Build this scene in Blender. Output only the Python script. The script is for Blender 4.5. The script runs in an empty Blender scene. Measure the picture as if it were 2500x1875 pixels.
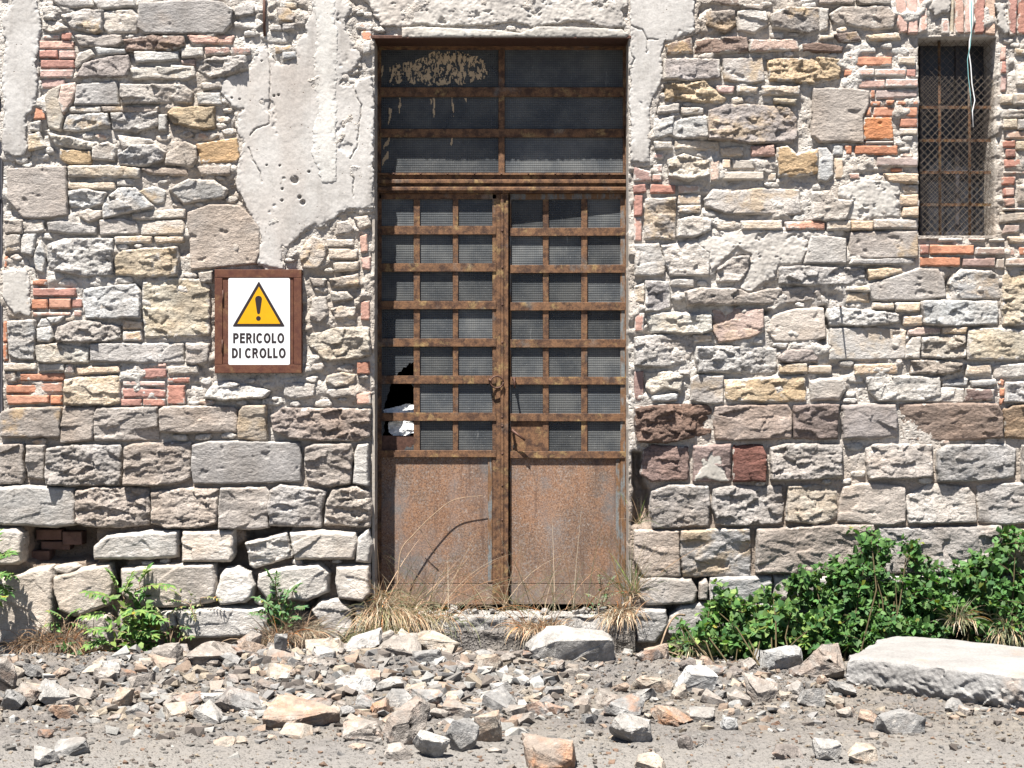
import bpy, bmesh, math, random
import numpy as np
from mathutils import Vector, Matrix, Euler

# ---------------------------------------------------------------- camera, sky, sun, exposure
S = 0.0023            # metres per photo pixel in the wall plane (photo 2500 x 1875)
D = 10.0              # camera distance to the wall plane (y = 0), camera looks along +Y
ZC = (1600 - 937.5) * S
scene = bpy.context.scene
cam_d = bpy.data.cameras.new('camera')
cam_d.sensor_width = 36.0
cam_d.lens = 36.0 * D / (2500 * S)
cam_d.clip_end = 2000
cam = bpy.data.objects.new('camera', cam_d)
cam.location = (0, -D, ZC)
cam.rotation_euler = (math.radians(90), 0, 0)
scene.collection.objects.link(cam)
scene.camera = cam

SUN = Vector((-0.163, -0.372, 0.914)).normalized()     # towards the sun
world = bpy.data.worlds.new('World'); scene.world = world
world.use_nodes = True
nt = world.node_tree
sky = nt.nodes.new('ShaderNodeTexSky')
sky.sky_type = 'NISHITA'; sky.sun_disc = False; sky.air_density = 0.55; sky.dust_density = 0.4
sky.sun_elevation = math.asin(SUN.z)
sky.sun_rotation = math.atan2(SUN.x, SUN.y)
bg = nt.nodes['Background']; bg.inputs['Strength'].default_value = 0.05
nt.links.new(sky.outputs['Color'], bg.inputs['Color'])
sun_d = bpy.data.lights.new('sun', 'SUN'); sun_d.energy = 5.0; sun_d.angle = math.radians(0.5)
sun_d.color = (1.0, 0.965, 0.91)
sun = bpy.data.objects.new('sun', sun_d); scene.collection.objects.link(sun)
sun.rotation_euler = (-SUN).to_track_quat('-Z', 'Y').to_euler()
sun.location = (-2, -4, 9)
vs = scene.view_settings
vs.view_transform = 'Standard'; vs.look = 'None'; vs.gamma = 1.0; vs.use_curve_mapping = False
vs.exposure = 1.82

random.seed(7)
rng = np.random.default_rng(7)
COL = scene.collection
R = math.radians

# ---------------------------------------------------------------- helpers
GAIN = 0.74           # the photograph is exposed bright: colours read off it are scaled back to real-world albedo
def srgb(r, g, b, k=1.0):
    k = k*GAIN
    f = lambda c: (c/255/12.92 if c/255 <= 0.04045 else ((c/255+0.055)/1.055)**2.4)
    return (f(r)*k, f(g)*k, f(b)*k, 1.0)

def P(u, v, y=0.0):
    """photo pixel -> world point at depth y"""
    k = S*(D+y)/D
    return ((u-1250)*k, y, ZC+(937.5-v)*k)

WORG = {}
def link(o, parent=None):
    COL.objects.link(o)
    if parent is not None: o.parent = parent
    return o

def empty(name, loc, label=None, cat=None, group=None, parent=None):
    o = bpy.data.objects.new(name, None); o.empty_display_size = 0.1
    po = WORG.get(parent.name, (0,0,0)) if parent else (0,0,0)
    o.location = [loc[i]-po[i] for i in range(3)]
    link(o, parent); WORG[o.name] = tuple(loc)
    tag(o, label, cat, group); return o

def tag(o, label=None, cat=None, group=None, kind=None):
    if label: o['label'] = label
    if cat: o['category'] = cat
    if group: o['group'] = group
    if kind: o['kind'] = kind
    return o

def mk(name, verts, faces, mat, parent=None, origin=None, smooth=True, color=None, tint=None, edge=None):
    """one mesh object from world-space vertices; faces: array (n,4)/(n,3) or list of such"""
    V = np.asarray(verts, dtype=np.float64).reshape(-1, 3)
    if origin is None:
        origin = tuple((V.min(0)+V.max(0))/2)
    me = bpy.data.meshes.new(name)
    fl = faces if isinstance(faces, list) and len(faces) and isinstance(faces[0], np.ndarray) else None
    if fl is None and isinstance(faces, np.ndarray): fl = [faces]
    L = V - np.asarray(origin)
    if fl is not None:
        fl = [f for f in fl if len(f)]
        loops = np.concatenate([f.ravel() for f in fl]).astype(np.int32)
        tot = np.concatenate([np.full(len(f), f.shape[1], np.int32) for f in fl])
        st = np.concatenate([[0], np.cumsum(tot)[:-1]]).astype(np.int32)
        me.vertices.add(len(V)); me.vertices.foreach_set('co', L.astype(np.float32).ravel())
        me.loops.add(len(loops)); me.loops.foreach_set('vertex_index', loops)
        me.polygons.add(len(tot)); me.polygons.foreach_set('loop_start', st); me.polygons.foreach_set('loop_total', tot)
        me.update(calc_edges=True); me.validate()
    else:
        me.from_pydata([tuple(v) for v in L], [], faces); me.update()
    me.polygons.foreach_set('use_smooth', np.full(len(me.polygons), bool(smooth)))
    if tint is not None:
        a = me.attributes.new('tint', 'FLOAT_COLOR', 'POINT')
        a.data.foreach_set('color', np.asarray(tint, np.float32).ravel())
    if edge is not None:
        a = me.attributes.new('edge', 'FLOAT', 'POINT'); a.data.foreach_set('value', np.asarray(edge, np.float32))
    me.materials.append(mat)
    o = bpy.data.objects.new(name, me)
    po = WORG.get(parent.name, (0,0,0)) if parent else (0,0,0)
    o.location = [origin[i]-po[i] for i in range(3)]
    link(o, parent); WORG[o.name] = tuple(origin)
    if color is not None: o.color = color
    return o

class MB:
    def __init__(self): self.v = []; self.f = []
    def box(self, x0, x1, y0, y1, z0, z1, c=0.0):
        """box, optionally chamfered on the camera side (-y)"""
        n = len(self.v)
        if c <= 0:
            self.v += [(x0,y0,z0),(x1,y0,z0),(x1,y1,z0),(x0,y1,z0),(x0,y0,z1),(x1,y0,z1),(x1,y1,z1),(x0,y1,z1)]
            self.f += [tuple(n+i for i in q) for q in ((0,1,5,4),(1,2,6,5),(2,3,7,6),(3,0,4,7),(4,5,6,7),(3,2,1,0))]
        else:
            self.v += [(x0+c,y0,z0+c),(x1-c,y0,z0+c),(x1-c,y0,z1-c),(x0+c,y0,z1-c),
                       (x0,y0+c,z0),(x1,y0+c,z0),(x1,y0+c,z1),(x0,y0+c,z1),
                       (x0,y1,z0),(x1,y1,z0),(x1,y1,z1),(x0,y1,z1)]
            q = [(0,1,2,3)]
            for i in range(4):
                j = (i+1) % 4
                q += [(4+i,4+j,j,i),(8+i,8+j,4+j,4+i)]
            q.append((11,10,9,8))
            self.f += [tuple(n+i for i in k) for k in q]
        return self
    def pxbox(self, u0, v0, u1, v1, y0, y1, c=0.0):
        a = P(u0, v1, y0); b = P(u1, v0, y0)
        return self.box(a[0], b[0], y0, y1, a[2], b[2], c)
    def tube(self, pts, r, n=6, cap=True):
        pts = [Vector(p) for p in pts]; rs = r if isinstance(r, (list, tuple)) else [r]*len(pts)
        base = len(self.v); prev = None
        for i, p in enumerate(pts):
            d = (pts[min(i+1, len(pts)-1)] - pts[max(i-1, 0)])
            d = d.normalized() if d.length > 1e-9 else Vector((0,0,1))
            a = prev if prev is not None else (Vector((0,1,0)) if abs(d.y) < .9 else Vector((1,0,0)))
            s = d.cross(a)
            if s.length < 1e-6: s = d.cross(Vector((1,0,0)))
            s.normalize(); t = s.cross(d).normalized(); prev = t
            for k in range(n):
                an = 2*math.pi*k/n
                q = p + (s*math.cos(an)+t*math.sin(an))*rs[i]
                self.v.append((q.x,q.y,q.z))
        for i in range(len(pts)-1):
            for k in range(n):
                k2 = (k+1) % n
                self.f.append((base+i*n+k, base+i*n+k2, base+(i+1)*n+k2, base+(i+1)*n+k))
        if cap:
            self.f.append(tuple(base+k for k in reversed(range(n))))
            e = base+(len(pts)-1)*n
            self.f.append(tuple(e+k for k in range(n)))
        return self
    def prism(self, poly, y0, y1):
        n = len(self.v); m = len(poly)
        self.v += [(p[0],y0,p[1]) for p in poly] + [(p[0],y1,p[1]) for p in poly]
        self.f.append(tuple(n+i for i in range(m)))
        self.f.append(tuple(n+m+i for i in reversed(range(m))))
        for i in range(m):
            j = (i+1) % m
            self.f.append((n+i, n+m+i, n+m+j, n+j))
        return self
    def lump(self, c, r, seed, sc=(1,1,1), n=7, m=5):
        """small uneven knob"""
        base = len(self.v); rr = random.Random(seed)
        for i in range(m+1):
            th = math.pi*i/m
            for k in range(n):
                ph = 2*math.pi*k/n
                q = r*(0.8+0.4*rr.random())
                self.v.append((c[0]+q*sc[0]*math.sin(th)*math.cos(ph), c[1]+q*sc[1]*math.sin(th)*math.sin(ph), c[2]+q*sc[2]*math.cos(th)))
        for i in range(m):
            for k in range(n):
                k2 = (k+1) % n
                self.f.append((base+i*n+k, base+(i+1)*n+k, base+(i+1)*n+k2, base+i*n+k2))
        return self
    def map(self, fn):
        self.v = [fn(p) for p in self.v]; return self
    def build(self, name, mat, parent=None, smooth=False, color=None, origin=None):
        return mk(name, self.v, self.f, mat, parent, origin, smooth, color)

# ---------------------------------------------------------------- numpy noise
def _hash(ix, iy, seed):
    h = (ix.astype(np.int64)*374761393 + iy.astype(np.int64)*668265263 + seed*1442695041) & 0x7fffffff
    h = ((h ^ (h >> 13))*1274126177) & 0x7fffffff
    return (h ^ (h >> 16)) & 0xffff

def pn(x, y, seed=0):
    x = np.asarray(x, float); y = np.asarray(y, float)
    x0 = np.floor(x); y0 = np.floor(y); fx = x-x0; fy = y-y0
    u = fx*fx*fx*(fx*(fx*6-15)+10); w = fy*fy*fy*(fy*(fy*6-15)+10)
    def g(ix, iy, dx, dy):
        a = _hash(ix, iy, seed)*(2*math.pi/65536)
        return np.cos(a)*dx + np.sin(a)*dy
    n00 = g(x0,y0,fx,fy); n10 = g(x0+1,y0,fx-1,fy); n01 = g(x0,y0+1,fx,fy-1); n11 = g(x0+1,y0+1,fx-1,fy-1)
    return ((n00*(1-u)+n10*u)*(1-w) + (n01*(1-u)+n11*u)*w)*1.5

def fbm(x, y, octv=4, seed=0, gain=.5):
    s = 0; a = 1; f = 1; t = 0
    for i in range(octv):
        s = s + a*pn(x*f+i*17.3, y*f-i*9.1, seed+i*31); t += a; a *= gain; f *= 2.03
    return s/t

def ridged(x, y, octv=3, seed=0):
    s = 0; a = 1; f = 1; t = 0
    for i in range(octv):
        s = s + a*(1-np.abs(pn(x*f+i*5.3, y*f+i*3.7, seed+i*17))*2); t += a; a *= .5; f *= 2.1
    return s/t

def sstep(a, b, x):
    t = np.clip((x-a)/(b-a), 0, 1); return t*t*(3-2*t)

# ---------------------------------------------------------------- signed distance to polygons
def sd_poly(poly, x, z):
    p = np.asarray(poly, float); n = len(p)
    best = np.full(np.shape(x), 1e18); ins = np.zeros(np.shape(x), bool)
    for i in range(n):
        a = p[i]; b = p[(i+1) % n]; e = b-a
        wx = x-a[0]; wz = z-a[1]; L = e@e+1e-12
        t = np.clip((wx*e[0]+wz*e[1])/L, 0, 1)
        best = np.minimum(best, (wx-e[0]*t)**2+(wz-e[1]*t)**2)
        c = (a[1] > z) != (b[1] > z)
        with np.errstate(divide='ignore', invalid='ignore'):
            xi = a[0] + (z-a[1])/(b[1]-a[1]+1e-18)*e[0]
        ins ^= (c & (x < xi))
    d = np.sqrt(best); return np.where(ins, -d, d)

def sd_box(x0, z0, x1, z1, x, z):
    dx = np.maximum(x0-x, x-x1); dz = np.maximum(z0-z, z-z1)
    return np.where((dx > 0) & (dz > 0), np.hypot(dx, dz), np.maximum(dx, dz))

def patch(sdf, bbox, s, hfun, back=0.05):
    """relief sheet facing the camera: grid clipped by a distance function, edges snapped, skirt into the wall.
    hfun(x,z,d) -> how far the surface stands out of the wall plane (towards -y)"""
    x0, z0, x1, z1 = bbox
    nx = max(4, int(math.ceil((x1-x0)/s))+3); nz = max(4, int(math.ceil((z1-z0)/s))+3)
    gx = x0-s + np.arange(nx)*s; gz_ = z0-s + np.arange(nz)*s
    X, Z = np.meshgrid(gx, gz_); d = sdf(X, Z)
    keepv = d < 0.6*s
    near = keepv & (d > -0.5*s)
    e = s*.25
    gxx = (sdf(X+e, Z)-sdf(X-e, Z))/(2*e); gzz = (sdf(X, Z+e)-sdf(X, Z-e))/(2*e)
    gl = np.maximum(gxx**2+gzz**2, .3)
    X = np.where(near, X - d*gxx/gl, X); Z = np.where(near, Z - d*gzz/gl, Z)
    dd = np.where(near, 0, np.maximum(-d, 0))
    cell = keepv[:-1,:-1] & keepv[1:,:-1] & keepv[:-1,1:] & keepv[1:,1:]
    if not cell.any(): return None
    idx = np.arange(nx*nz).reshape(nz, nx)
    q = np.stack([idx[:-1,:-1][cell], idx[:-1,1:][cell], idx[1:,1:][cell], idx[1:,:-1][cell]], 1)
    H = hfun(X, Z, dd)
    V = np.stack([X.ravel(), -H.ravel(), Z.ravel()], 1)
    ed = np.concatenate([q[:,[0,1]], q[:,[1,2]], q[:,[2,3]], q[:,[3,0]]])
    key = np.sort(ed, 1); k1 = key[:,0].astype(np.int64)*(nx*nz)+key[:,1]
    _, inv, cnt = np.unique(k1, return_inverse=True, return_counts=True)
    be = ed[cnt[inv] == 1]
    used = np.unique(q); remap = np.full(nx*nz, -1); remap[used] = np.arange(len(used))
    V = V[used]; q = remap[q]; be = remap[be]
    bv = np.unique(be); m2 = np.full(len(V), -1); m2[bv] = len(V)+np.arange(len(bv))
    B = V[bv].copy(); B[:,1] = back
    sk = np.stack([be[:,1], be[:,0], m2[be[:,0]], m2[be[:,1]]], 1)
    E = np.concatenate([dd.ravel()[used], np.zeros(len(bv))])
    return np.concatenate([V, B]), np.concatenate([q, sk]), E
# ---------------------------------------------------------------- materials (procedural)
class N:
    def __init__(self, name):
        self.m = bpy.data.materials.new(name); self.m.use_nodes = True
        self.t = self.m.node_tree; self.b = self.t.nodes['Principled BSDF']
        self.out = self.t.nodes['Material Output']
        self.b.inputs['Specular IOR Level'].default_value = 0.25
        self.pos = self.n('ShaderNodeNewGeometry').outputs['Position']
    def n(self, typ, **kw):
        o = self.t.nodes.new(typ)
        for k, v in kw.items(): setattr(o, k, v)
        return o
    def set(self, sock, v):
        if isinstance(v, bpy.types.NodeSocket): self.t.links.new(v, sock)
        elif v is not None: sock.default_value = v
    def mapv(self, scale=(1,1,1), vec=None, loc=(0,0,0)):
        o = self.n('ShaderNodeMapping'); self.set(o.inputs['Vector'], vec or self.pos)
        o.inputs['Scale'].default_value = scale; o.inputs['Location'].default_value = loc
        return o.outputs[0]
    def noise(self, sc, det=4, rough=.55, vec=None, dist=0.0):
        o = self.n('ShaderNodeTexNoise'); self.set(o.inputs['Vector'], vec or self.pos)
        o.inputs['Scale'].default_value = sc; o.inputs['Detail'].default_value = det
        o.inputs['Roughness'].default_value = rough; o.inputs['Distortion'].default_value = dist
        return o.outputs['Fac']
    def voro(self, sc, feat='F1', vec=None):
        o = self.n('ShaderNodeTexVoronoi', feature=feat); self.set(o.inputs['Vector'], vec or self.pos)
        o.inputs['Scale'].default_value = sc; return o.outputs['Distance']
    def ramp(self, fac, a, b, lo=0.0, hi=1.0):
        o = self.n('ShaderNodeMapRange', interpolation_type='SMOOTHSTEP'); self.set(o.inputs[0], fac)
        o.inputs[1].default_value = a; o.inputs[2].default_value = b
        o.inputs[3].default_value = lo; o.inputs[4].default_value = hi
        return o.outputs[0]
    def mix(self, fac, a, b, mode='MIX'):
        o = self.n('ShaderNodeMix', data_type='RGBA', blend_type=mode)
        self.set(o.inputs[0], fac); self.set(o.inputs[6], a); self.set(o.inputs[7], b)
        return o.outputs[2]
    def math(self, op, a, b=None):
        o = self.n('ShaderNodeMath', operation=op); self.set(o.inputs[0], a)
        if b is not None: self.set(o.inputs[1], b)
        return o.outputs[0]
    def attr(self, name, typ='OBJECT', out='Fac'):
        o = self.n('ShaderNodeAttribute', attribute_type=typ, attribute_name=name); return o.outputs[out]
    def objcol(self): return self.n('ShaderNodeObjectInfo').outputs['Color']
    def objrnd(self): return self.n('ShaderNodeObjectInfo').outputs['Random']
    def scalecol(self, c, f):
        o = self.n('ShaderNodeVectorMath', operation='SCALE'); self.set(o.inputs[0], c[:3] if isinstance(c, tuple) else c); self.set(o.inputs['Scale'], f)
        return o.outputs[0]
    def bump(self, h, dist, strength=1.0, normal=None):
        o = self.n('ShaderNodeBump'); self.set(o.inputs['Height'], h)
        o.inputs['Distance'].default_value = dist; o.inputs['Strength'].default_value = strength
        if normal is not None: self.set(o.inputs['Normal'], normal)
        return o.outputs[0]
    def fin(self, col, rough=.9, normal=None, metal=0):
        self.set(self.b.inputs['Base Color'], col); self.set(self.b.inputs['Roughness'], rough)
        self.b.inputs['Metallic'].default_value = metal
        if normal is not None: self.set(self.b.inputs['Normal'], normal)
        return self.m

MORT = srgb(208, 202, 194, .84)
def mat_stone():
    n = N('stone')
    rnd = n.objrnd()
    off = n.n('ShaderNodeVectorMath', operation='ADD'); n.set(off.inputs[0], n.pos)
    cmb = n.n('ShaderNodeCombineXYZ'); n.set(cmb.inputs[0], n.math('MULTIPLY', rnd, 40.0)); n.set(cmb.inputs[1], n.math('MULTIPLY', rnd, 13.0))
    n.set(off.inputs[1], cmb.outputs[0]); v = off.outputs[0]
    base = n.objcol()
    big = n.noise(5, 4, .6, v)
    c = n.scalecol(base, n.ramp(big, .25, .75, .78, 1.18))
    warm = n.noise(3.2, 3, .6, n.mapv((1,1,1.8), v, (7,3,1)))
    c = n.mix(n.ramp(warm, .5, .75, 0, .55), c, n.mix(1.0, c, (1.06,.96,.87,1), 'MULTIPLY'))
    cool = n.noise(4.1, 3, .6, n.mapv((1,1,1.4), v, (3,9,5)))
    c = n.mix(n.ramp(cool, .52, .72, 0, .4), c, n.mix(1.0, c, (.94,1.0,1.06,1), 'MULTIPLY'))
    st = n.noise(9, 5, .6, n.mapv((1,1,3.2), v, (1,2,3)))
    c = n.scalecol(c, n.ramp(st, .3, .7, .86, 1.1))
    # ochre staining
    stain = n.attr('stain'); sm = n.noise(6, 4, .6, n.mapv((1,1,1.3), v, (11,4,8)))
    c = n.mix(n.math('MULTIPLY', n.ramp(sm, .48, .62), stain), c, srgb(196,170,134,.85))
    # lime wash residues
    lime = n.attr('lime'); lm = n.noise(7, 6, .68, n.mapv((1,1,1), v, (2,14,9)))
    thr = n.math('SUBTRACT', lm, n.math('SUBTRACT', .78, n.math('MULTIPLY', lime, .42)))
    c = n.mix(n.ramp(thr, 0, .07, 0, .85), c, MORT)
    # mortar smeared in from the joints
    em = n.math('SUBTRACT', n.math('ADD', n.noise(19, 5, .65, n.mapv((1,1,1.2), v, (8,1,3))), n.math('MULTIPLY', lime, .42)), n.math('ADD', .53, n.math('MULTIPLY', n.attr('edge', 'GEOMETRY'), 10.0)))
    c = n.mix(n.ramp(em, 0, .06, 0, .9), c, MORT)
    # old dirt washed down over the whole wall
    ws = n.noise(1.3, 5, .62, n.mapv((1,1,.45),None,(3,7,1))); ws2 = n.noise(5.5, 4, .6, n.mapv((1,1,.16),None,(1,2,9)))
    c = n.mix(n.ramp(n.math('ADD', n.math('MULTIPLY', ws, .75), n.math('MULTIPLY', ws2, .25)), .44, .64, 0, .7), c, n.mix(1.0, c, (.80,.73,.66,1), 'MULTIPLY'))
    # speckle & pits
    sp = n.noise(120, 2, .6)
    c = n.scalecol(c, n.ramp(sp, .3, .7, .88, 1.1))
    led = n.noise(15, 6, .6, n.mapv((1,1,2.0), v, (5,5,2)))
    w = n.math('FRACT', n.math('MULTIPLY', led, 7.0))                      # chipped ledges
    led2 = n.math('ADD', n.math('MULTIPLY', n.math('FLOOR', n.math('MULTIPLY', led, 7.0)), .143), n.ramp(w, .72, 1.0, 0, .143))
    rg = n.attr('rugged')
    h = n.math('ADD', n.math('MULTIPLY', n.noise(42, 6, .66, n.mapv((1,1,1.6), v)), .8), n.math('MULTIPLY', n.noise(170, 3, .6), .3))
    h = n.math('ADD', h, n.math('MULTIPLY', led2, n.math('MULTIPLY', rg, 3.2)))
    return n.fin(c, .92, n.bump(h, .011, 1.0))

def mat_brick():
    n = N('brick')
    v = n.pos; c = n.objcol()
    c = n.scalecol(c, n.ramp(n.noise(14, 4, .6), .3, .7, .75, 1.2))
    lime = n.attr('lime'); lm = n.noise(16, 6, .7, n.mapv((1,1,1.4), v, (5,1,2)))
    thr = n.math('SUBTRACT', lm, n.math('SUBTRACT', .80, n.math('MULTIPLY', lime, .42)))
    c = n.mix(n.ramp(thr, 0, .08, 0, .85), c, MORT)
    em = n.math('SUBTRACT', n.math('ADD', n.noise(24, 5, .65, n.mapv((1,1,1.2), v, (8,1,3))), n.math('MULTIPLY', lime, .4)), n.math('ADD', .52, n.math('MULTIPLY', n.attr('edge', 'GEOMETRY'), 14.0)))
    c = n.mix(n.ramp(em, 0, .06, 0, .9), c, MORT)
    # old dirt washed down over the whole wall
    ws = n.noise(1.3, 5, .62, n.mapv((1,1,.45),None,(3,7,1))); ws2 = n.noise(5.5, 4, .6, n.mapv((1,1,.16),None,(1,2,9)))
    c = n.mix(n.ramp(n.math('ADD', n.math('MULTIPLY', ws, .75), n.math('MULTIPLY', ws2, .25)), .44, .64, 0, .7), c, n.mix(1.0, c, (.80,.73,.66,1), 'MULTIPLY'))
    c = n.mix(n.ramp(n.noise(60, 3), .62, .72, 0, .6), c, n.scalecol(c, .55))
    h = n.math('ADD', n.noise(60, 5, .65), n.math('MULTIPLY', n.noise(200, 2), .4))
    return n.fin(c, .93, n.bump(h, .006, .9))

def mat_mortar():
    n = N('mortar')
    a = n.noise(4, 5, .6); b = n.noise(24, 5, .65)
    c = n.mix(n.ramp(a, .35, .68), MORT, srgb(196,186,175,.78))
    c = n.scalecol(c, n.ramp(b, .25, .75, .82, 1.12))
    c = n.mix(n.ramp(n.noise(9, 4, .6, n.mapv((1,1,1),None,(3,3,8))), .56, .7, 0, .6), c, srgb(178,176,174,.9))
    c = n.mix(n.ramp(n.noise(70, 3), .6, .7, 0, .45), c, srgb(150,136,120,.8))
    # dusty earth colour of the old bedding low down and inside the wall
    z = n.n('ShaderNodeSeparateXYZ'); n.set(z.inputs[0], n.pos)
    c = n.mix(n.ramp(n.math('ADD', z.outputs[2], n.math('MULTIPLY', a, .4)), 1.55, .9, 0, .8), c, srgb(160,142,126,.72))
    # old dirt washed down over the whole wall
    ws = n.noise(1.3, 5, .62, n.mapv((1,1,.45),None,(3,7,1))); ws2 = n.noise(5.5, 4, .6, n.mapv((1,1,.16),None,(1,2,9)))
    c = n.mix(n.ramp(n.math('ADD', n.math('MULTIPLY', ws, .75), n.math('MULTIPLY', ws2, .25)), .44, .64, 0, .7), c, n.mix(1.0, c, (.80,.73,.66,1), 'MULTIPLY'))
    h = n.math('ADD', n.noise(30, 7, .7), n.math('MULTIPLY', n.ramp(n.voro(55), 0, .5), .35))
    return n.fin(c, .95, n.bump(h, .018, 1.0))

def mat_plaster():
    n = N('plaster')
    c = n.objcol()
    c = n.scalecol(c, n.ramp(n.noise(2.2, 4, .55), .3, .7, .9, 1.07))
    c = n.mix(n.ramp(n.noise(3.1, 4, .6, n.mapv((1,1,.55),None,(4,4,4))), .5, .7, 0, .6), c, srgb(186,179,172,.62))
    c = n.mix(n.ramp(n.noise(1.7, 3, .6, n.mapv((1,1,.4),None,(9,1,2))), .55, .7, 0, .45), c, srgb(196,182,170,.62))
    # water stains, grey weathering, chalky blotches
    st = n.noise(7, 5, .62, n.mapv((1,1,.12),None,(2,5,3))); c = n.mix(n.ramp(st, .52, .72, 0, .5), c, srgb(168,160,152,.55))
    bl = n.noise(9, 6, .7, n.mapv((1,1,1),None,(7,7,2))); c = n.mix(n.ramp(bl, .53, .62, 0, .4), c, srgb(186,180,173,.6))
    bl2 = n.noise(5, 6, .72, n.mapv((1,1,1),None,(1,9,6))); c = n.mix(n.ramp(bl2, .57, .62, 0, .45), c, srgb(220,216,210,.62))
    c = n.scalecol(c, n.ramp(n.noise(90, 3, .6), .3, .7, .9, 1.07))
    pit = n.ramp(n.voro(34), .06, .14)
    gate = n.ramp(n.noise(12, 2), .52, .6)
    pit2 = n.math('MAXIMUM', pit, n.math('SUBTRACT', 1.0, gate))
    c = n.mix(pit2, srgb(130,112,96,.7), c)
    h = n.math('ADD', n.math('MULTIPLY', n.noise(45, 5, .6), .6), n.math('MULTIPLY', pit2, .8))
    return n.fin(c, .93, n.bump(h, .0045, .8))

def mat_rust(name, paint=0.3, dark=0.0):
    n = N(name)
    a = n.noise(22, 6, .68); b = n.noise(7, 5, .62, n.mapv((1,1,.7),None,(3,1,7))); f = n.noise(150, 3, .6)
    c = n.mix(n.ramp(a, .35, .62), srgb(84,60,47,.8), srgb(142,104,74,.82))
    c = n.mix(n.ramp(n.noise(11, 5, .7, n.mapv((1,1,1),None,(8,8,1))), .54, .68, 0, .8), c, srgb(178,148,100,.85))
    c = n.mix(n.ramp(b, .57, .7, 0, paint), c, srgb(142,146,144,.8))
    c = n.scalecol(c, n.ramp(f, .3, .7, .72, 1.22))
    c = n.scalecol(c, .74)
    if dark: c = n.mix(dark, c, srgb(84,42,32))
    h = n.math('ADD', n.noise(60, 5, .65), n.math('MULTIPLY', f, .4))
    return n.fin(c, .78, n.bump(h, .0016, .8))

def mat_panel():
    n = N('rusty_panel')
    sp = n.noise(130, 4, .7); big = n.noise(3.2, 5, .62, n.mapv((1,1,.75))); med = n.noise(16, 5, .68)
    c = n.mix(n.ramp(sp, .38, .62), srgb(104,82,69,.8), srgb(152,122,99,.85))
    c = n.mix(n.ramp(n.noise(90,4,.7,n.mapv((1,1,1),None,(5,5,5))), .5, .66, 0, .75), c, srgb(158,150,144,.85))
    grey = n.math('ADD', big, n.math('MULTIPLY', med, .25))
    c = n.mix(n.ramp(grey, .58, .78, 0, .62), c, srgb(128,132,134,.8))
    z = n.n('ShaderNodeSeparateXYZ'); n.set(z.inputs[0], n.pos)
    # old grey-green paint left in the lower strip and along the stiles
    c = n.mix(n.ramp(n.math('ADD', z.outputs[2], n.math('MULTIPLY', big, .5)), .78, .42, 0, .55), c, srgb(138,122,110,.82))
    c = n.scalecol(c, n.ramp(n.noise(5,4,.6,n.mapv((1,1,.35),None,(1,6,2))), .3, .7, .8, 1.14))
    orn = n.noise(4.5, 5, .66, n.mapv((1,1,.8),None,(6,3,3)))
    c = n.mix(n.ramp(orn, .47, .62, 0, .38), c, n.mix(n.ramp(sp, .35, .65), srgb(122,84,60,.9), srgb(178,130,94,.95)))
    dr = n.noise(20, 4, .6, n.mapv((1,1,.06),None,(4,4,8))); c = n.mix(n.ramp(dr, .55, .68, 0, .5), c, srgb(92,70,58,.8))
    c = n.mix(n.ramp(n.noise(75, 2, .5, n.mapv((1,1,1),None,(3,9,9))), .66, .72, 0, .5), c, srgb(196,184,172,.8))
    c = n.scalecol(c, .90)
    return n.fin(c, .75, n.bump(n.math('ADD', sp, n.math('MULTIPLY', med, .6)), .0012, .7))

def mat_paintedsteel():
    n = N('flaking_steel')
    a = n.noise(26, 6, .7, n.mapv((1,1,.25)))
    c = n.mix(n.ramp(a, .38, .56), srgb(128,132,132,.7), srgb(130,96,66,.7))
    c = n.scalecol(c, n.ramp(n.noise(90, 3), .3, .7, .75, 1.15))
    return n.fin(c, .7, n.bump(a, .001, .6))

def mat_glass():
    n = N('dusty_ribbed_glass')
    x = n.n('ShaderNodeSeparateXYZ'); n.set(x.inputs[0], n.pos)
    sx = n.math('SINE', n.math('MULTIPLY', x.outputs[0], 520.0)); sz = n.math('SINE', n.math('MULTIPLY', x.outputs[2], 470.0))
    g = n.math('ADD', n.math('MULTIPLY', sx, .4), n.math('MULTIPLY', sz, .6))
    d = n.noise(5, 5, .65); f = n.noise(160, 3, .7)
    c = n.mix(n.ramp(d, .35, .7), srgb(76,79,82,.85), srgb(104,105,104,.85))
    c = n.scalecol(c, n.ramp(g, -1, 1, .76, 1.18))
    c = n.scalecol(c, n.ramp(n.objrnd(), 0, 1, .66, 1.26))
    c = n.mix(n.ramp(f, .64, .74, 0, .65), c, srgb(190,190,186,.8))
    c = n.mix(n.ramp(n.noise(30, 4, .7, n.mapv((1,1,.12),None,(2,2,2))), .66, .74, 0, .35), c, srgb(190,190,186,.8))
    n.fin(c, n.ramp(d, .3, .7, .38, .6), n.bump(g, .0012, .7))
    n.b.inputs['Specular IOR Level'].default_value = .12
    tr = n.n('ShaderNodeBsdfTransparent'); tr.inputs[0].default_value = (.75,.8,.82,1)
    mx = n.n('ShaderNodeMixShader'); mx.inputs[0].default_value = .14
    n.set(mx.inputs[1], n.b.outputs[0]); n.set(mx.inputs[2], tr.outputs[0]); n.set(n.out.inputs[0], mx.outputs[0])
    return n.m

def mat_plain(name, col, rough=.8, var=.12, sc=30, bump=0.0, metal=0):
    n = N(name)
    c = n.scalecol(col, n.ramp(n.noise(sc, 4, .6), .3, .7, 1-var, 1+var))
    return n.fin(c, rough, n.bump(n.noise(sc*2, 4), bump, .8) if bump else None, metal)

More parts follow.
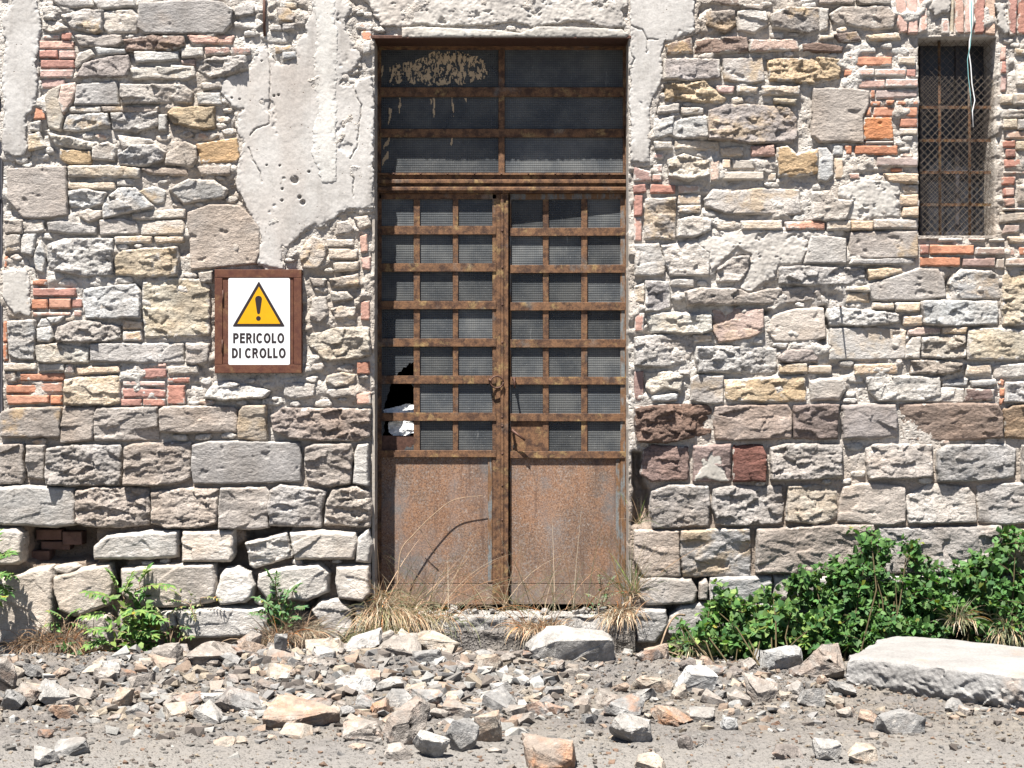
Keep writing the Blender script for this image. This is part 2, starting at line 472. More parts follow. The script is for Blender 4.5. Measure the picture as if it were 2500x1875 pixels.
def mat_soil():
    n = N('soil')
    a = n.noise(1.6, 5, .6); b = n.noise(22, 6, .7); f = n.noise(120, 4, .7)
    c = n.mix(n.ramp(a, .35, .68), srgb(124,119,115,.78), srgb(136,128,118,.8))
    c = n.scalecol(c, n.ramp(b, .25, .75, .72, 1.22))
    c = n.mix(n.ramp(f, .58, .72, 0, .5), c, srgb(150,145,139,.8))
    # pale trodden dust towards the track
    y = n.n('ShaderNodeSeparateXYZ'); n.set(y.inputs[0], n.pos)
    c = n.mix(n.ramp(n.math('ADD', y.outputs[1], n.math('MULTIPLY', a, -.8)), -2.2, -3.4, 0, .7), c, srgb(150,146,141,.8))
    h = n.math('ADD', n.noise(40, 7, .72), n.math('MULTIPLY', n.ramp(n.voro(70), 0, .6), -.5))
    return n.fin(c, .96, n.bump(h, .014, 1.0))

def mat_rock():
    n = N('broken_stone')
    rnd = n.objrnd(); cmb = n.n('ShaderNodeCombineXYZ'); n.set(cmb.inputs[0], n.math('MULTIPLY', rnd, 50.0))
    off = n.n('ShaderNodeVectorMath', operation='ADD'); n.set(off.inputs[0], n.pos); n.set(off.inputs[1], cmb.outputs[0]); v = off.outputs[0]
    c = n.scalecol(n.objcol(), n.ramp(n.noise(9, 5, .62, v), .3, .7, .74, 1.2))
    stain = n.attr('stain')
    c = n.mix(n.math('MULTIPLY', n.ramp(n.noise(10, 4, .6, n.mapv((1,1,1), v, (4,4,4))), .46, .6), stain), c, srgb(190,140,104,.8))
    c = n.mix(n.ramp(n.noise(14, 5, .68, n.mapv((1,1,1), v, (9,2,4))), .56, .66, 0, .55), c, srgb(212,204,194,.8))
    c = n.mix(n.ramp(n.noise(70, 4, .7), .58, .68, 0, .5), c, srgb(126,116,106,.7))
    c = n.scalecol(c, n.ramp(n.noise(28, 5, .7, n.mapv((1,1,1), v, (6,6,6))), .3, .7, .72, 1.16))
    # dust of the soil
    c = n.mix(n.ramp(n.noise(6, 4, .6, n.mapv((1,1,1), v, (1,8,2))), .5, .66, 0, .5), c, srgb(150,142,134,.8))
    h = n.math('ADD', n.noise(45, 5, .65, v), n.math('MULTIPLY', n.noise(160, 3), .3))
    return n.fin(c, .93, n.bump(h, .014, 1.0))

def mat_leaf(name, trans=.3, tc=(1.0,1.15,.5,1)):
    n = N(name)
    c = n.attr('tint', 'GEOMETRY', 'Color')
    c = n.scalecol(c, n.ramp(n.noise(60, 3), .3, .7, .85, 1.12))
    n.fin(c, .62)
    n.b.inputs['Specular IOR Level'].default_value = .25
    tr = n.n('ShaderNodeBsdfTranslucent'); n.set(tr.inputs[0], n.mix(1.0, c, tc, 'MULTIPLY'))
    mx = n.n('ShaderNodeMixShader'); mx.inputs[0].default_value = trans
    n.set(mx.inputs[1], n.b.outputs[0]); n.set(mx.inputs[2], tr.outputs[0]); n.set(n.out.inputs[0], mx.outputs[0])
    return n.m

M = dict(stone=mat_stone(), brick=mat_brick(), mortar=mat_mortar(), plaster=mat_plaster(),
         rust=mat_rust('rust', .35), rust2=mat_rust('cabinet_rust', .12, .62), panel=mat_panel(), steel=mat_paintedsteel(),
         glass=mat_glass(), soil=mat_soil(), rock=mat_rock(), leaf=mat_leaf('leaf'), grass=mat_leaf('dry_grass', .25, (1.0,1.0,.95,1)),
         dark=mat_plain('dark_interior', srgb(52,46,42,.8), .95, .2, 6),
         white=mat_plain('sign_white', (.50,.50,.496,1), .35, .015, 12), black=mat_plain('sign_black', srgb(44,36,36), .4, .05, 40),
         yellow=mat_plain('sign_yellow', srgb(250,186,14,.62), .4, .03, 30),
         paper=mat_plain('white_board', (.62,.62,.61,1), .7, .05, 9), wire=mat_plain('rusty_wire', srgb(124,112,100,.6), .6, .3, 60, 0, .2),
         cable=mat_plain('white_cable', (.58,.58,.57,1), .45, .05, 20), teal=mat_plain('teal_cable', srgb(120,165,165), .45, .05, 20),
         twig=mat_plain('dry_twig', srgb(150,128,106,.85), .9, .25, 40, .002), iron=mat_plain('dark_iron', srgb(84,60,50), .6, .3, 50, .001, .3),
         darkglass=mat_plain('dark_dusty_glass', srgb(62,64,70,.7), .35, .35, 9), stemmat=mat_plain('green_brown_stem', srgb(92,80,54,.7), .8, .25, 40),
         frame=mat_plain('grey_paint', srgb(70,68,72), .6, .2, 20), slab=None)
# ---------------------------------------------------------------- stones and bricks of the wall, outlines in photo detail pixels
# '@ ox oy' starts a block: photo pixel = (ox, oy) + value / 3.318.  Line: colour letters, style, outline (two points = rectangle)
STONES = """
@ 0 0
g n 430,0 740,0 760,50 600,70 480,50
g n 760,0 1100,0 1100,60 800,75
g r 500,130 700,80 840,90 830,260 780,280 580,230
l n 840,100 1080,80 1135,150 1110,260 880,270 820,200
l r 350,60 560,50 620,110 480,170 360,160
l r 350,170 480,180 560,240 420,270 350,240
w f 1130,30 1659,5 1800,20 1890,80 1870,200 1810,275 1180,275 1120,230
w n 610,290 980,290 990,350 960,380 650,380
d r 1000,330 1240,290 1490,300 1500,370 1390,410 1030,415
p n 1520,290 1890,290 1880,350 1560,360
l n 650,430 740,405 770,450 700,500 620,560 610,500
l n 780,390 1010,400 1020,430 800,450
gd r 680,520 900,460 1040,450 1060,560 1030,630 620,630
l n 1090,420 1450,425 1460,490 1110,510
l n 1470,400 1640,390 1650,460 1480,470
pw n 1470,490 1580,480 1580,540 1480,520
cl n 1060,560 1150,540 1540,560 1570,620 1500,645 1080,640
gw f 630,690 950,660 965,850 610,850
yw f 400,740 500,690 480,800 520,950 490,1060 400,1040 370,790
lp n 500,690 610,670 620,750 580,850 520,930 480,840
lg r 990,690 1080,690 1500,690 1560,750 1550,830 1400,840 1180,840 990,840
c n 560,870 820,870 820,910 570,910
w n 830,870 1290,870 1280,910 840,910
g r 550,930 880,920 890,1030 650,1060 510,1050
g r 900,920 1280,900 1290,1020 1100,1070 920,1050
l n 1290,930 1350,1060
oy r 1360,920 1400,870 1740,870 1740,1040 1640,1050 1400,1000
y n 240,1100 320,1070 340,1130 370,1190 240,1230
yl r 390,1080 780,1160 760,1210 640,1210 460,1180
o n 490,1210 740,1230 740,1330 560,1330 490,1290
gl n 760,1190 880,1150 940,1200 930,1310 750,1290
l n 960,1100 1220,1130 1250,1160 1000,1210
g r 960,1260 1080,1180 1260,1170 1340,1230 1330,1290 1200,1350 980,1340
gl n 1350,1250 1500,1150 1590,1190 1600,1290 1560,1350 1340,1330
w f 60,1370 540,1350 555,1750 380,1770 200,1770 70,1620
yl n 555,1350 900,1340 1140,1370 1130,1440 560,1430
c n 560,1480 930,1530
w n 1150,1370 1510,1360 1520,1420 1200,1410
b b 500,265 590,330
p b 350,280 490,320
p b 320,330 600,400
b b 320,408 470,475
p b 480,410 615,480
b b 330,486 610,556
p b 325,563 600,635
p b 330,643 530,715
k b 290,880 330,830 370,840 370,970 270,970
l n 250,1000 330,980 330,1060 250,1060
@ 450 0
gl n -120,1540 40,1455 250,1465 350,1540 330,1600 0,1650
g n 420,60 540,20 570,60 560,120 420,140 400,90
w n 750,70 850,70 900,140 880,180 770,180
l n 780,20 900,30 900,70 780,65
g n 700,210 790,250
g n 800,200 900,190 900,240 800,250
p n 170,390 360,390 370,440 180,450
p n 380,390 540,390 540,440 390,450
g r 150,490 250,460 500,460 520,560 400,600 220,630 100,570
cl n -110,530 80,540 90,620 0,650 -100,640
g n 140,680 300,660 310,710 160,730
l n 100,760 290,750 300,850 120,850
o f 100,1170 430,1120 450,1280 430,1310 140,1330 115,1220
g n 110,1350 380,1340 380,1420 140,1420
g n 800,430 900,420 910,470 800,490
c n 740,380 860,370 870,410 740,430
k b 1430,250 1515,250 1515,330 1440,340
l n 1450,350 1510,350 1510,430 1450,440
@ 0 450
l r 560,60 700,40 860,70 840,160 700,200 570,180
g r 830,150 960,30 1100,30 1250,180 1230,200 1100,220 840,280
l n 1120,60 1250,20 1340,60 1330,150 1260,160
l n 650,230 720,200 830,220 830,270 720,310 650,270
cl n 1080,240 1220,220 1500,200 1500,270 1180,290 1080,280
g n 390,310 520,290 780,350 780,400 560,400 400,380
g f 810,290 1000,280 1110,310 1120,400 820,410
gl n 1140,300 1480,290 1500,330 1490,410 1150,410
c n 930,425 1230,425 1230,470 940,480
c n 1260,430 1490,430 1490,465 1270,475
lg r 390,490 520,440 840,440 920,440 920,600 920,740 700,750 560,720 400,690 380,600
y r 950,580 1000,540 1180,520 1440,510 1450,600 1440,740 1220,750 1060,740 940,730 930,640
gl n 270,600 330,450 370,560 360,720 300,700
l n 200,290 360,290 360,380 320,390 200,390
wl n 40,290 190,290 190,400 50,400
l n 45,410 175,410 170,540 45,560
l n 180,410 300,400 270,580 180,560
k b 30,580 70,580 60,680 30,680
k b 265,770 380,820
b b 270,840 620,910
k b 260,930 395,1015
kp b 400,925 580,1010
b b 585,920 670,1000
p b 270,1035 580,1070
p b 600,1020 665,1070
l n 380,1080 530,1070 500,1110 430,1140
yd n 540,1085 600,1075 600,1105 540,1110
lg r 680,850 820,830 1100,810 1145,870 1140,1080 900,1090 700,1085 670,960
y n 1160,790 1400,760 1620,770 1700,830 1700,1220 1640,1220 1480,1235 1180,1240 1155,1000
lg r 70,1110 290,1100 290,1300 280,1420 140,1420 80,1380
k b 25,1115 60,1110 65,1280 25,1280
k b 27,1290 60,1285 68,1430 27,1430
l n 300,1150 340,1090 420,1100 430,1150 310,1160
l n 300,1170 420,1150 440,1240 410,1280 310,1270
g r 470,1160 560,1120 680,1100 980,1150 980,1250 800,1280 480,1275 455,1220
c n 1000,1100 1150,1120 1150,1170 1000,1170
pc n 1000,1190 1150,1265
gy r 300,1310 430,1290 730,1320 720,1450 430,1450 310,1440
g n 740,1290 1080,1290 1490,1290 1490,1440 1300,1450 940,1440 740,1430
g n 1510,1290 1700,1290 1690,1440 1560,1460 1510,1440
cl n 35,1450 290,1450 300,1500 40,1510
l n 310,1460 520,1450 530,1510 320,1515
pw n 540,1460 590,1450 600,1530 530,1530
c n 620,1480 970,1470 975,1520 640,1540
b b 990,1490 1350,1490 1350,1560 1200,1575 1000,1560
p b 1280,1450 1350,1485
l n 1365,1480 1600,1470 1600,1530 1370,1540
k b 165,1530 520,1595
b b 1360,1570 1540,1560 1540,1610 1360,1610
@ 450 450
wg f 30,230 200,170 340,165 450,180 540,260 610,350 610,560 580,640 200,680 60,690 50,480 30,330
l n 120,720 230,700 232,800 130,790
gl n 930,540 1040,420 1110,450 1150,500 1140,610 1080,690 960,680
cl n 1160,450 1370,450 1370,500 1160,505
cl n 1170,520 1400,530 1400,605 1180,605
cl n 1210,640 1410,625 1410,690 1220,705
p b 1420,420 1480,400 1490,550 1430,560
p b 1430,590 1510,580 1510,700 1440,680
wg n 1240,310 1320,300 1380,360 1340,400 1230,410
l n 1380,270 1480,260 1510,330 1420,370
g n 1020,760 1150,770 1130,830 1050,820
gl r 1180,770 1410,730 1420,820 1200,830
l r 1190,870 1320,870 1370,930 1200,950
gl n 1040,930 1150,910 1170,1060 1100,1120 1020,1090
l r 1190,1010 1280,980 1390,1000 1380,1070 1230,1090
pb b 1425,950 1500,940 1505,1100 1430,1100
yl r 1010,1220 1250,1160 1500,1160 1510,1380 1400,1410 1150,1430 1010,1300
kb b 1395,1440 1500,1435 1500,1540 1400,1540
@ 0 900
k b 50,130 300,200
kp b 320,120 510,110 510,190 310,195
kp b 50,210 400,215 400,280 60,290
k b 410,215 505,290
wd n 40,30 130,30 130,110 60,105
cy r 530,90 640,70 970,60 980,270 900,290 530,295
p b 995,95 1340,100 1340,145 1000,140
b b 990,160 1150,160 1340,170 1340,235 1000,235
b b 980,245 1150,305
b b 1160,243 1340,305
b b 1355,130 1500,290
w n 20,350 120,320 505,310 490,550 200,555 10,550 5,400
w n 515,320 780,310 750,580 500,600 505,400
wg n 790,320 1280,310 1285,570 1000,580 770,580 765,400
w n 1300,330 1330,305 1880,305 1920,330 1920,510 1480,520 1310,510
wg n -160,620 190,610 200,880 180,930 -160,930
g n 225,620 370,620 360,890 230,880 215,800
wg r 390,650 580,620 980,620 990,780 980,940 550,950 380,930 375,800
w r 1020,640 1080,610 1550,600 1540,880 1460,930 1200,950 1010,940
lg s -160,970 200,945 600,970 615,1080 610,1260 450,1280 30,1260 -160,1250
w r 625,990 800,960 1200,970 1220,1100 1210,1260 1000,1285 700,1275 620,1240
w r 1230,1000 1500,970 1659,970 1770,980 1760,1250 1600,1290 1380,1290 1240,1250
l s -160,1300 150,1290 200,1330 195,1560 150,1580 -160,1590
l s 770,1440 870,1350 1250,1310 1460,1310 1450,1520 1200,1540 770,1540
l s 1480,1310 1900,1310 1900,1500 1870,1560 1490,1560
@ 450 900
yw n 450,340 480,300 660,300 670,580 620,590 440,560 430,480
wd r 710,380 800,320 1510,330 1500,540 1400,580 1100,580 860,560 720,500
w f 70,620 200,590 480,590 930,600 950,720 940,910 400,930 80,930 60,800
w r 980,640 1060,610 1350,610 1370,700 1350,930 1180,960 1000,900 980,800
l n 1380,700 1410,620 1490,610 1490,950 1370,930
gw n 300,970 660,960 690,1000 680,1290 500,1300 290,1290 280,1150
gw r 700,990 780,940 1150,990 1110,1150 1110,1280 700,1270 680,1150
lw r 1200,980 1400,950 1500,1000 1520,1120 1500,1280 1140,1260 1150,1100
l r 500,1410 830,1330 880,1520 580,1610 540,1590 530,1500
l s 860,1330 1100,1310 1390,1330 1410,1400 1380,1540 900,1540 880,1440
l s 1410,1370 1490,1300 1520,1420 1500,1570 1390,1560
l n 1160,60 1280,30 1390,50 1380,110 1230,150 1150,110
gl n 1170,165 1330,160 1380,220 1200,240 1160,200
gl n 820,110 900,110 1060,130 1050,220 900,250 810,220
l r 250,100 400,110 700,180 660,230 300,260 170,230
p b 1390,200 1510,190 1515,290 1400,290
@ 0 1375
l s 100,110 290,40 430,20 450,100 440,560 340,600 170,640 -160,640 -160,110
l n 450,30 600,0 650,30 570,80 470,70
l s 450,110 660,40 900,0 925,150 900,330 620,430 500,370 450,200
lg s 990,40 1300,10 1740,0 1760,150 1750,300 1600,340 1200,360 1000,250
gl s 1430,380 1659,360 1850,350 2150,360 2190,560 1900,590 1550,600 1480,560
l s 1250,380 1430,380 1450,500 1330,560 1260,500
g s -160,660 200,650 430,640 440,760 200,800 -160,800
g s 620,440 900,400 960,600 900,700 640,700
g s 970,380 1230,390 1240,560 1000,600
@ 450 1375
l s 340,40 440,30 530,80 580,170 560,270 500,310 300,330 260,260 300,100
l s 610,80 800,30 1100,0 1180,70 1170,230 1000,300 680,290 600,180
l s 1240,20 1500,10 1510,250 1450,300 1260,280 1230,150
g n 1040,370 1120,300 1260,290 1360,380 1360,520 1290,610 1160,590 1100,480
g n 1395,340 1480,580
@ 1500 0
dw n 780,0 1000,0 1000,40 900,40 780,20
w r 750,100 970,90 980,200 900,270 800,230 740,200
lg n 1000,100 1090,75 1230,100 1240,200 1130,270 1000,250
w r 1270,120 1400,60 1659,70 1659,250 1560,270 1280,230
w n 1030,40 1210,50 1200,90 1050,70
d r 660,330 850,300 1070,310 1080,420 900,430 650,430
d n 410,370 620,310 630,430 430,440
wp n 1090,330 1480,320 1490,410 1100,425
D n 1520,360 1640,350 1850,380 1840,430 1530,420
dg r 400,480 850,480 850,640 600,660 390,650
wg f 880,480 1190,470 1215,660 1100,680 890,650
oy r 1230,480 1659,470 1830,480 1820,630 1600,680 1260,650
oy r 410,680 720,660 900,800 880,830 410,820
l n 360,870 520,840 520,910 350,920
l n 540,870 720,880 720,920 550,930
p n 820,700 970,700 960,760 840,750
c n 990,700 1160,710 1150,760 1000,760
c n 1190,700 1500,700 1490,770 1200,770
c n 950,800 1030,790 1040,830 960,850
y n 1290,800 1470,810 1460,850 1300,840
dg r 770,900 900,850 1080,850 1300,860 1420,870 1480,960 1470,1110 1430,1160 1100,1165 900,1140 760,1130
l r 310,960 480,950 470,1090 320,1130
l r 440,1010 560,960 740,950 750,1120 520,1120 420,1080
c n 490,1140 840,1150 850,1220 490,1200
l n 320,1150 460,1150 470,1210 330,1210
c n 860,1200 1040,1190 1040,1260 870,1265
p n 1110,1190 1290,1180 1300,1265 1110,1265
yl r 430,1300 560,1250 760,1300 770,1420 600,1470 440,1430
pc n 780,1300 850,1300 840,1470 780,1470
c b 870,1290 940,1370
cw b 950,1290 1310,1300 1305,1380 960,1370
cl b 860,1390 1210,1460
c b 1240,1400 1310,1470
o n 1310,1200 1400,1190 1470,1250 1640,1210 1650,1400 1480,1430 1330,1430
b b 150,1500 250,1490 260,1560 155,1570
b b 290,1490 495,1500 490,1570 290,1570
pc b 510,1500 690,1500 690,1560 520,1570
bd b 155,1350 300,1390 300,1470 155,1470
p b 310,1240 400,1290
p b 310,1330 390,1400
p b 310,1410 380,1470
@ 1500 450
b b 160,85 230,90 225,260 160,260
pb b 160,275 225,270 220,460 160,460
g r 250,120 495,110 495,440 250,440
c b 510,90 700,165
c r 515,180 690,170 700,235 520,230
g n 730,120 800,40 950,60 1200,30 1490,50 1510,240 1200,240 900,240 740,180
l r 520,290 640,260 780,290 780,370 640,430 510,430
cl n 820,310 980,300 990,370 830,370
c n 1020,300 1350,295 1360,365 1030,370
kp n 1380,310 1659,300 1700,320 1700,370 1390,365
lg n 165,490 360,480 410,690 400,740 170,740
gl n 380,500 640,460 770,560 760,740 450,740 420,650
g r 830,690 960,590 1090,580 1080,700 1010,790 830,790
lg f 1590,420 1700,420 1870,440 1870,640 1530,640
gw r 1330,680 1500,660 1659,670 2030,680 2030,810 1659,820 1340,810
wg n 570,870 700,840 1020,850 1090,890 1250,850 1659,830 1790,870 1780,950 1640,930 1380,960 1200,970 600,980
dg r 250,780 440,790 450,1000 350,1030 250,1030
c n 165,830 240,800 240,960 170,960
pb b 160,1040 245,1040 235,1195 160,1195
l n 460,770 640,770 640,830 460,820
yl r 270,1050 480,1040 780,1060 790,1180 700,1210 300,1200 260,1100
wp n 800,1020 960,1005 1200,1010 1205,1190 1100,1250 850,1280 800,1190
lw f 1290,1060 1480,1010 1690,1005 1710,1240 1550,1270 1300,1270 1245,1190
lw r 165,1240 330,1220 620,1220 630,1340 600,1450 400,1480 165,1470
c n 640,1220 780,1220 790,1265 650,1275
lw r 660,1320 880,1310 1310,1330 1310,1520 1000,1530 680,1520 650,1400
dw n 1330,1400 1400,1340 1600,1340 1650,1400 1640,1440 1340,1440
yw n 1330,1460 1550,1450 1560,1530 1330,1530
c b 1570,1465 1760,1530
@ 2000 450
gl r -60,60 100,60 130,120 270,135 210,290 60,300 -60,290
c n 655,90 800,85 800,170 655,170
c n 680,190 800,185 795,265 670,260
c n 60,300 250,295 250,370 60,370
c n 258,297 430,300 430,370 260,370
wc n 440,290 790,290 790,360 440,360
w f 250,390 790,385 795,590 400,600 240,570
gw n 260,610 780,600 770,640 500,650 240,650
cy n 390,690 660,675 670,710 500,760 400,770
gw f 410,900 390,810 640,740 800,680 960,690 1010,780 1020,910 800,940 430,940
g n 1060,770 1140,690 1390,700 1450,740 1460,920 1150,930 1050,810
y r 1490,740 1530,700 1800,710 1800,1140 1490,1140 1480,1000
c n 220,830 400,820 410,870 210,865
cy n 220,885 400,880 400,950 220,955
lg r 70,1010 200,1000 640,1050 640,1120 400,1150 80,1140 65,1060
c n 430,960 590,970 600,1010 430,1010
cy n 610,960 810,955 810,1030 620,1030
c n 680,1070 830,1065 830,1140 680,1140
l r 820,950 1000,940 1440,950 1450,1060 1440,1130 1100,1150 840,1130 820,1010
lg f 90,1170 400,1160 700,1180 690,1410 400,1420 80,1420 75,1290
wp n 720,1190 800,1160 980,1170 970,1210 720,1225
cy n 1000,1160 1190,1160 1180,1210 1000,1205
l n 700,1310 750,1240 820,1240 810,1410 690,1410
yw r 830,1240 1180,1215 1180,1400 1050,1410 830,1400
y r 1200,1180 1300,1160 1659,1180 1800,1180 1800,1420 1200,1420
dy r 740,1430 900,1420 1150,1450 1140,1510 1000,1540 740,1530
c n 285,1460 640,1450 630,1530 290,1540
c n 1190,1465 1390,1460 1390,1540 1190,1545
l n 1400,1470 1659,1450 1800,1450 1800,1550 1420,1570
b b 815,490 890,490 885,570 815,570
k b 900,490 1250,570
pw b 1260,510 1500,575
k b 815,590 1140,665
bw b 1155,600 1420,595 1420,670 1160,665
w b 1430,600 1500,600 1500,690 1430,680
p b 1520,510 1585,580
k b 1615,510 1800,580
pc b 1510,600 1800,590 1800,660 1510,665
w b 960,435 1160,465
bw b 1200,435 1340,465
w b 1370,440 1500,465
b b 1490,30 1580,30 1575,95 1490,100
p b 1490,115 1580,110 1580,170 1500,180
wp b 1490,190 1800,215
cw n 1470,230 1800,230 1800,290 1470,310
pw b 1500,330 1620,325 1620,390 1480,405
c n 1520,430 1800,420 1800,480 1540,470
gw n 1620,20 1800,0 1800,150 1610,140
@ 2000 0
wg n 90,110 180,60 560,50 610,130 590,230 440,240 330,220 110,190
l n 0,70 70,80 60,240 0,260
cw n 300,0 570,0 570,40 320,40
w n 0,0 280,0 270,30 0,30
d n 120,280 300,260 340,330 160,340
c n 0,290 110,290 110,310 0,330
c n 380,290 640,270 660,320 400,330
p b 620,-20 700,-20 715,260 650,270 630,200
p b 710,-20 795,-20 800,275 720,275
p b 805,-20 870,-20 875,250 805,270
p b 985,150 1050,150 1055,275 990,280
y b 1060,-20 1090,-20 1092,275 1062,275
p b 1100,-20 1170,-20 1172,275 1100,275
p b 1180,-20 1250,-20 1246,275 1180,275
b b 1260,-20 1340,-20 1330,275 1256,275
pc b 1348,-20 1430,-20 1425,285 1340,278
b b 1535,-20 1605,-20 1590,280 1540,290
b b 1615,-20 1720,-20 1720,270 1605,280
b b 1725,-20 1800,-20 1800,270 1725,270
k b 240,460 590,460 590,530 265,535
c b 640,460 780,460 780,530 640,520
p b 310,555 445,620
p b 450,560 700,555 700,615 455,620
b b 705,560 780,560 780,630 705,620
k b 205,565 265,620
p b 200,645 530,645 530,715 210,710
p b 535,640 797,710
k b 415,730 450,800
pw b 455,730 790,730 790,790 460,800
k b 415,820 500,820 490,860 415,855
k b 540,810 610,810 600,850 540,850
k b 620,815 797,855
k b 440,870 795,945
k b 385,870 425,870 415,940 375,940
O f 360,960 580,960 600,1130 365,1130
kb b 655,960 795,1030
c b 655,1040 795,1095
p b 370,1140 600,1165
k b 285,1180 635,1255
k b 200,1180 265,1180 265,1255 210,1255
Q b 215,1270 445,1270 440,1335 220,1335
pw b 465,1275 797,1350
k b 580,1360 680,1390
c b 210,1350 560,1385
p b 230,1400 320,1400 330,1455 240,1455
c n 520,1410 797,1410 797,1490 560,1480
c b 120,1280 190,1280 200,1450 130,1450
l n 110,1180 190,1260
c n 660,1505 797,1500 797,1570 680,1570
gw f -50,720 250,720 400,740 395,850 350,960 355,1160 230,1150 0,1150 -60,1100
lg n -10,1200 60,1200 105,1260 110,1420 50,1470 -10,1460
p b 1480,370 1515,370 1510,480 1468,490
b b 1468,500 1510,600
p b 1472,610 1520,610 1510,740 1472,740
yc n 1590,400 1800,400 1800,460 1590,440
cl r 1590,480 1800,470 1800,700 1600,690
c n 1472,770 1560,840
c n 1580,760 1800,850
wc n 1480,890 1800,885 1800,940 1480,955
cy n 1490,970 1600,965 1600,1040 1490,1040
g n 1610,970 1800,1050
pc b 1510,1060 1800,1125
b b 1490,1140 1590,1135 1590,1195 1490,1195
b b 1510,1210 1590,1280
b b 1500,1290 1625,1360
y n 1600,1150 1800,1220
g n 1630,1280 1800,1340
p b 1490,1390 1800,1410
b b 1480,1435 1590,1430 1580,1500 1480,1500
p b 1500,1520 1580,1590
@ 1500 900
bd b 160,20 240,20 235,240 200,265 160,245
yl r 250,40 440,20 550,60 530,190 400,150 300,210 255,160
l n 300,220 520,200 500,260 300,265
gw n 620,80 680,50 880,60 880,280 760,290 620,260
oy n 890,90 1100,80 1540,55 1555,260 1300,270 900,260
lg s 1580,100 1659,80 1850,80 1870,170 1820,250 1590,255
D r 165,310 400,290 750,290 785,330 780,520 600,560 430,600 185,590 160,450
dw n 810,310 1000,295 1400,290 1435,350 1430,560 1000,580 820,570 805,450
d r 1450,300 1659,290 1810,290 1800,560 1640,570 1450,560
wr r 240,660 300,620 590,640 600,740 590,900 300,910 220,860 230,740
lr n 640,630 940,610 940,910 640,910
r n 960,620 1200,620 1230,700 1220,910 960,910
wg r 1260,640 1400,610 1659,610 1840,620 1840,880 1500,900 1270,900
w r 300,1000 430,940 760,950 770,1100 760,1270 500,1280 310,1290 290,1150
w r 800,980 900,950 1350,950 1370,1100 1350,1250 1000,1270 820,1260 790,1100
wy r 1400,950 1659,940 1800,950 1800,1200 1640,1260 1500,1240 1390,1230
w n 165,1310 520,1310 530,1680 230,1690 165,1550
wg n 540,1310 800,1300 1090,1290 1100,1500 1100,1670 560,1680 530,1500
w n 1150,1300 1659,1270 2100,1260 2110,1400 2080,1650 1659,1660 1150,1650
@ 2000 900
l r 380,70 600,60 970,70 985,210 850,260 480,260 400,180
g n 990,100 1200,80 1190,140 1000,140
l n 860,270 1000,150 1170,155 1160,275
g n 1220,100 1420,90 1430,130 1230,150
wr n 1180,160 1410,170 1400,250 1180,265
g r 1510,110 1800,100 1800,280 1500,270
k b 1440,130 1470,80 1500,95 1490,140
k b 1460,160 1500,150 1500,220 1460,225
k b 1460,240 1500,235 1480,290 1460,295
dg s 180,300 350,285 610,290 630,400 625,550 400,570 190,570
Dw n 650,290 1000,280 1430,285 1475,360 1475,560 1000,580 700,560 660,420
Do n 1490,330 1560,300 1700,290 1820,300 1820,570 1510,560
gw r 380,640 460,610 910,620 910,870 700,890 400,890 375,750
gw r 960,660 1030,620 1500,610 1590,650 1570,880 1300,910 960,910 945,780
w r 1640,620 1820,620 1820,900 1640,900
gw n 190,960 330,930 600,940 690,960 700,1100 690,1240 550,1270 150,1230 165,1080
lg r 710,1030 900,930 1200,960 1255,1020 1260,1240 1000,1250 720,1250 700,1120
wg n 1275,950 1500,930 1659,920 1820,920 1820,1240 1500,1260 1290,1240
w n 480,1290 700,1290 1460,1270 1470,1500 1460,1650 900,1650 450,1650
yw n 1490,1300 1820,1290 1820,1640 1490,1640
@ 1500 1375
g s 200,120 350,105 620,130 670,220 640,320 260,335 210,280
g s 690,160 740,130 760,180 750,290 690,290
g s 780,120 1100,110 1270,110 1270,290 1000,315 770,300
g s 1290,110 1450,105 1659,110 1900,110 1900,300 1290,290
g s 170,370 410,370 430,500 330,640 180,630 170,480
g s 450,430 540,350 700,320 1300,330 1300,700 600,700 440,560
g s 1310,330 2000,330 2000,700 1310,700
g s 2010,330 2900,330 2900,700 2010,700
g s 1910,110 2400,310
g s 2410,110 3480,310
g s 2910,330 3480,700
"""
PAL = dict(g=(190,186,182), l=(211,206,199), w=(180,171,163), d=(150,134,126), D=(130,108,96), o=(202,174,138), y=(206,193,172),
           p=(212,178,165), b=(190,142,128), k=(208,150,122), c=(222,203,181), r=(122,86,78), O=(208,146,106), Q=(128,132,140))
KALB = 0.76
JIT = random.Random(5)
def pal(code, j=0.0):
    cs = [PAL[ch] for ch in code]; c = [sum(x[i] for x in cs)/len(cs) for i in range(3)]
    r = srgb(*c); k = KALB*(1+j); t = JIT.uniform(-.05, .06)
    return (r[0]*k*(1+t), r[1]*k, r[2]*k*(1-t), 1)

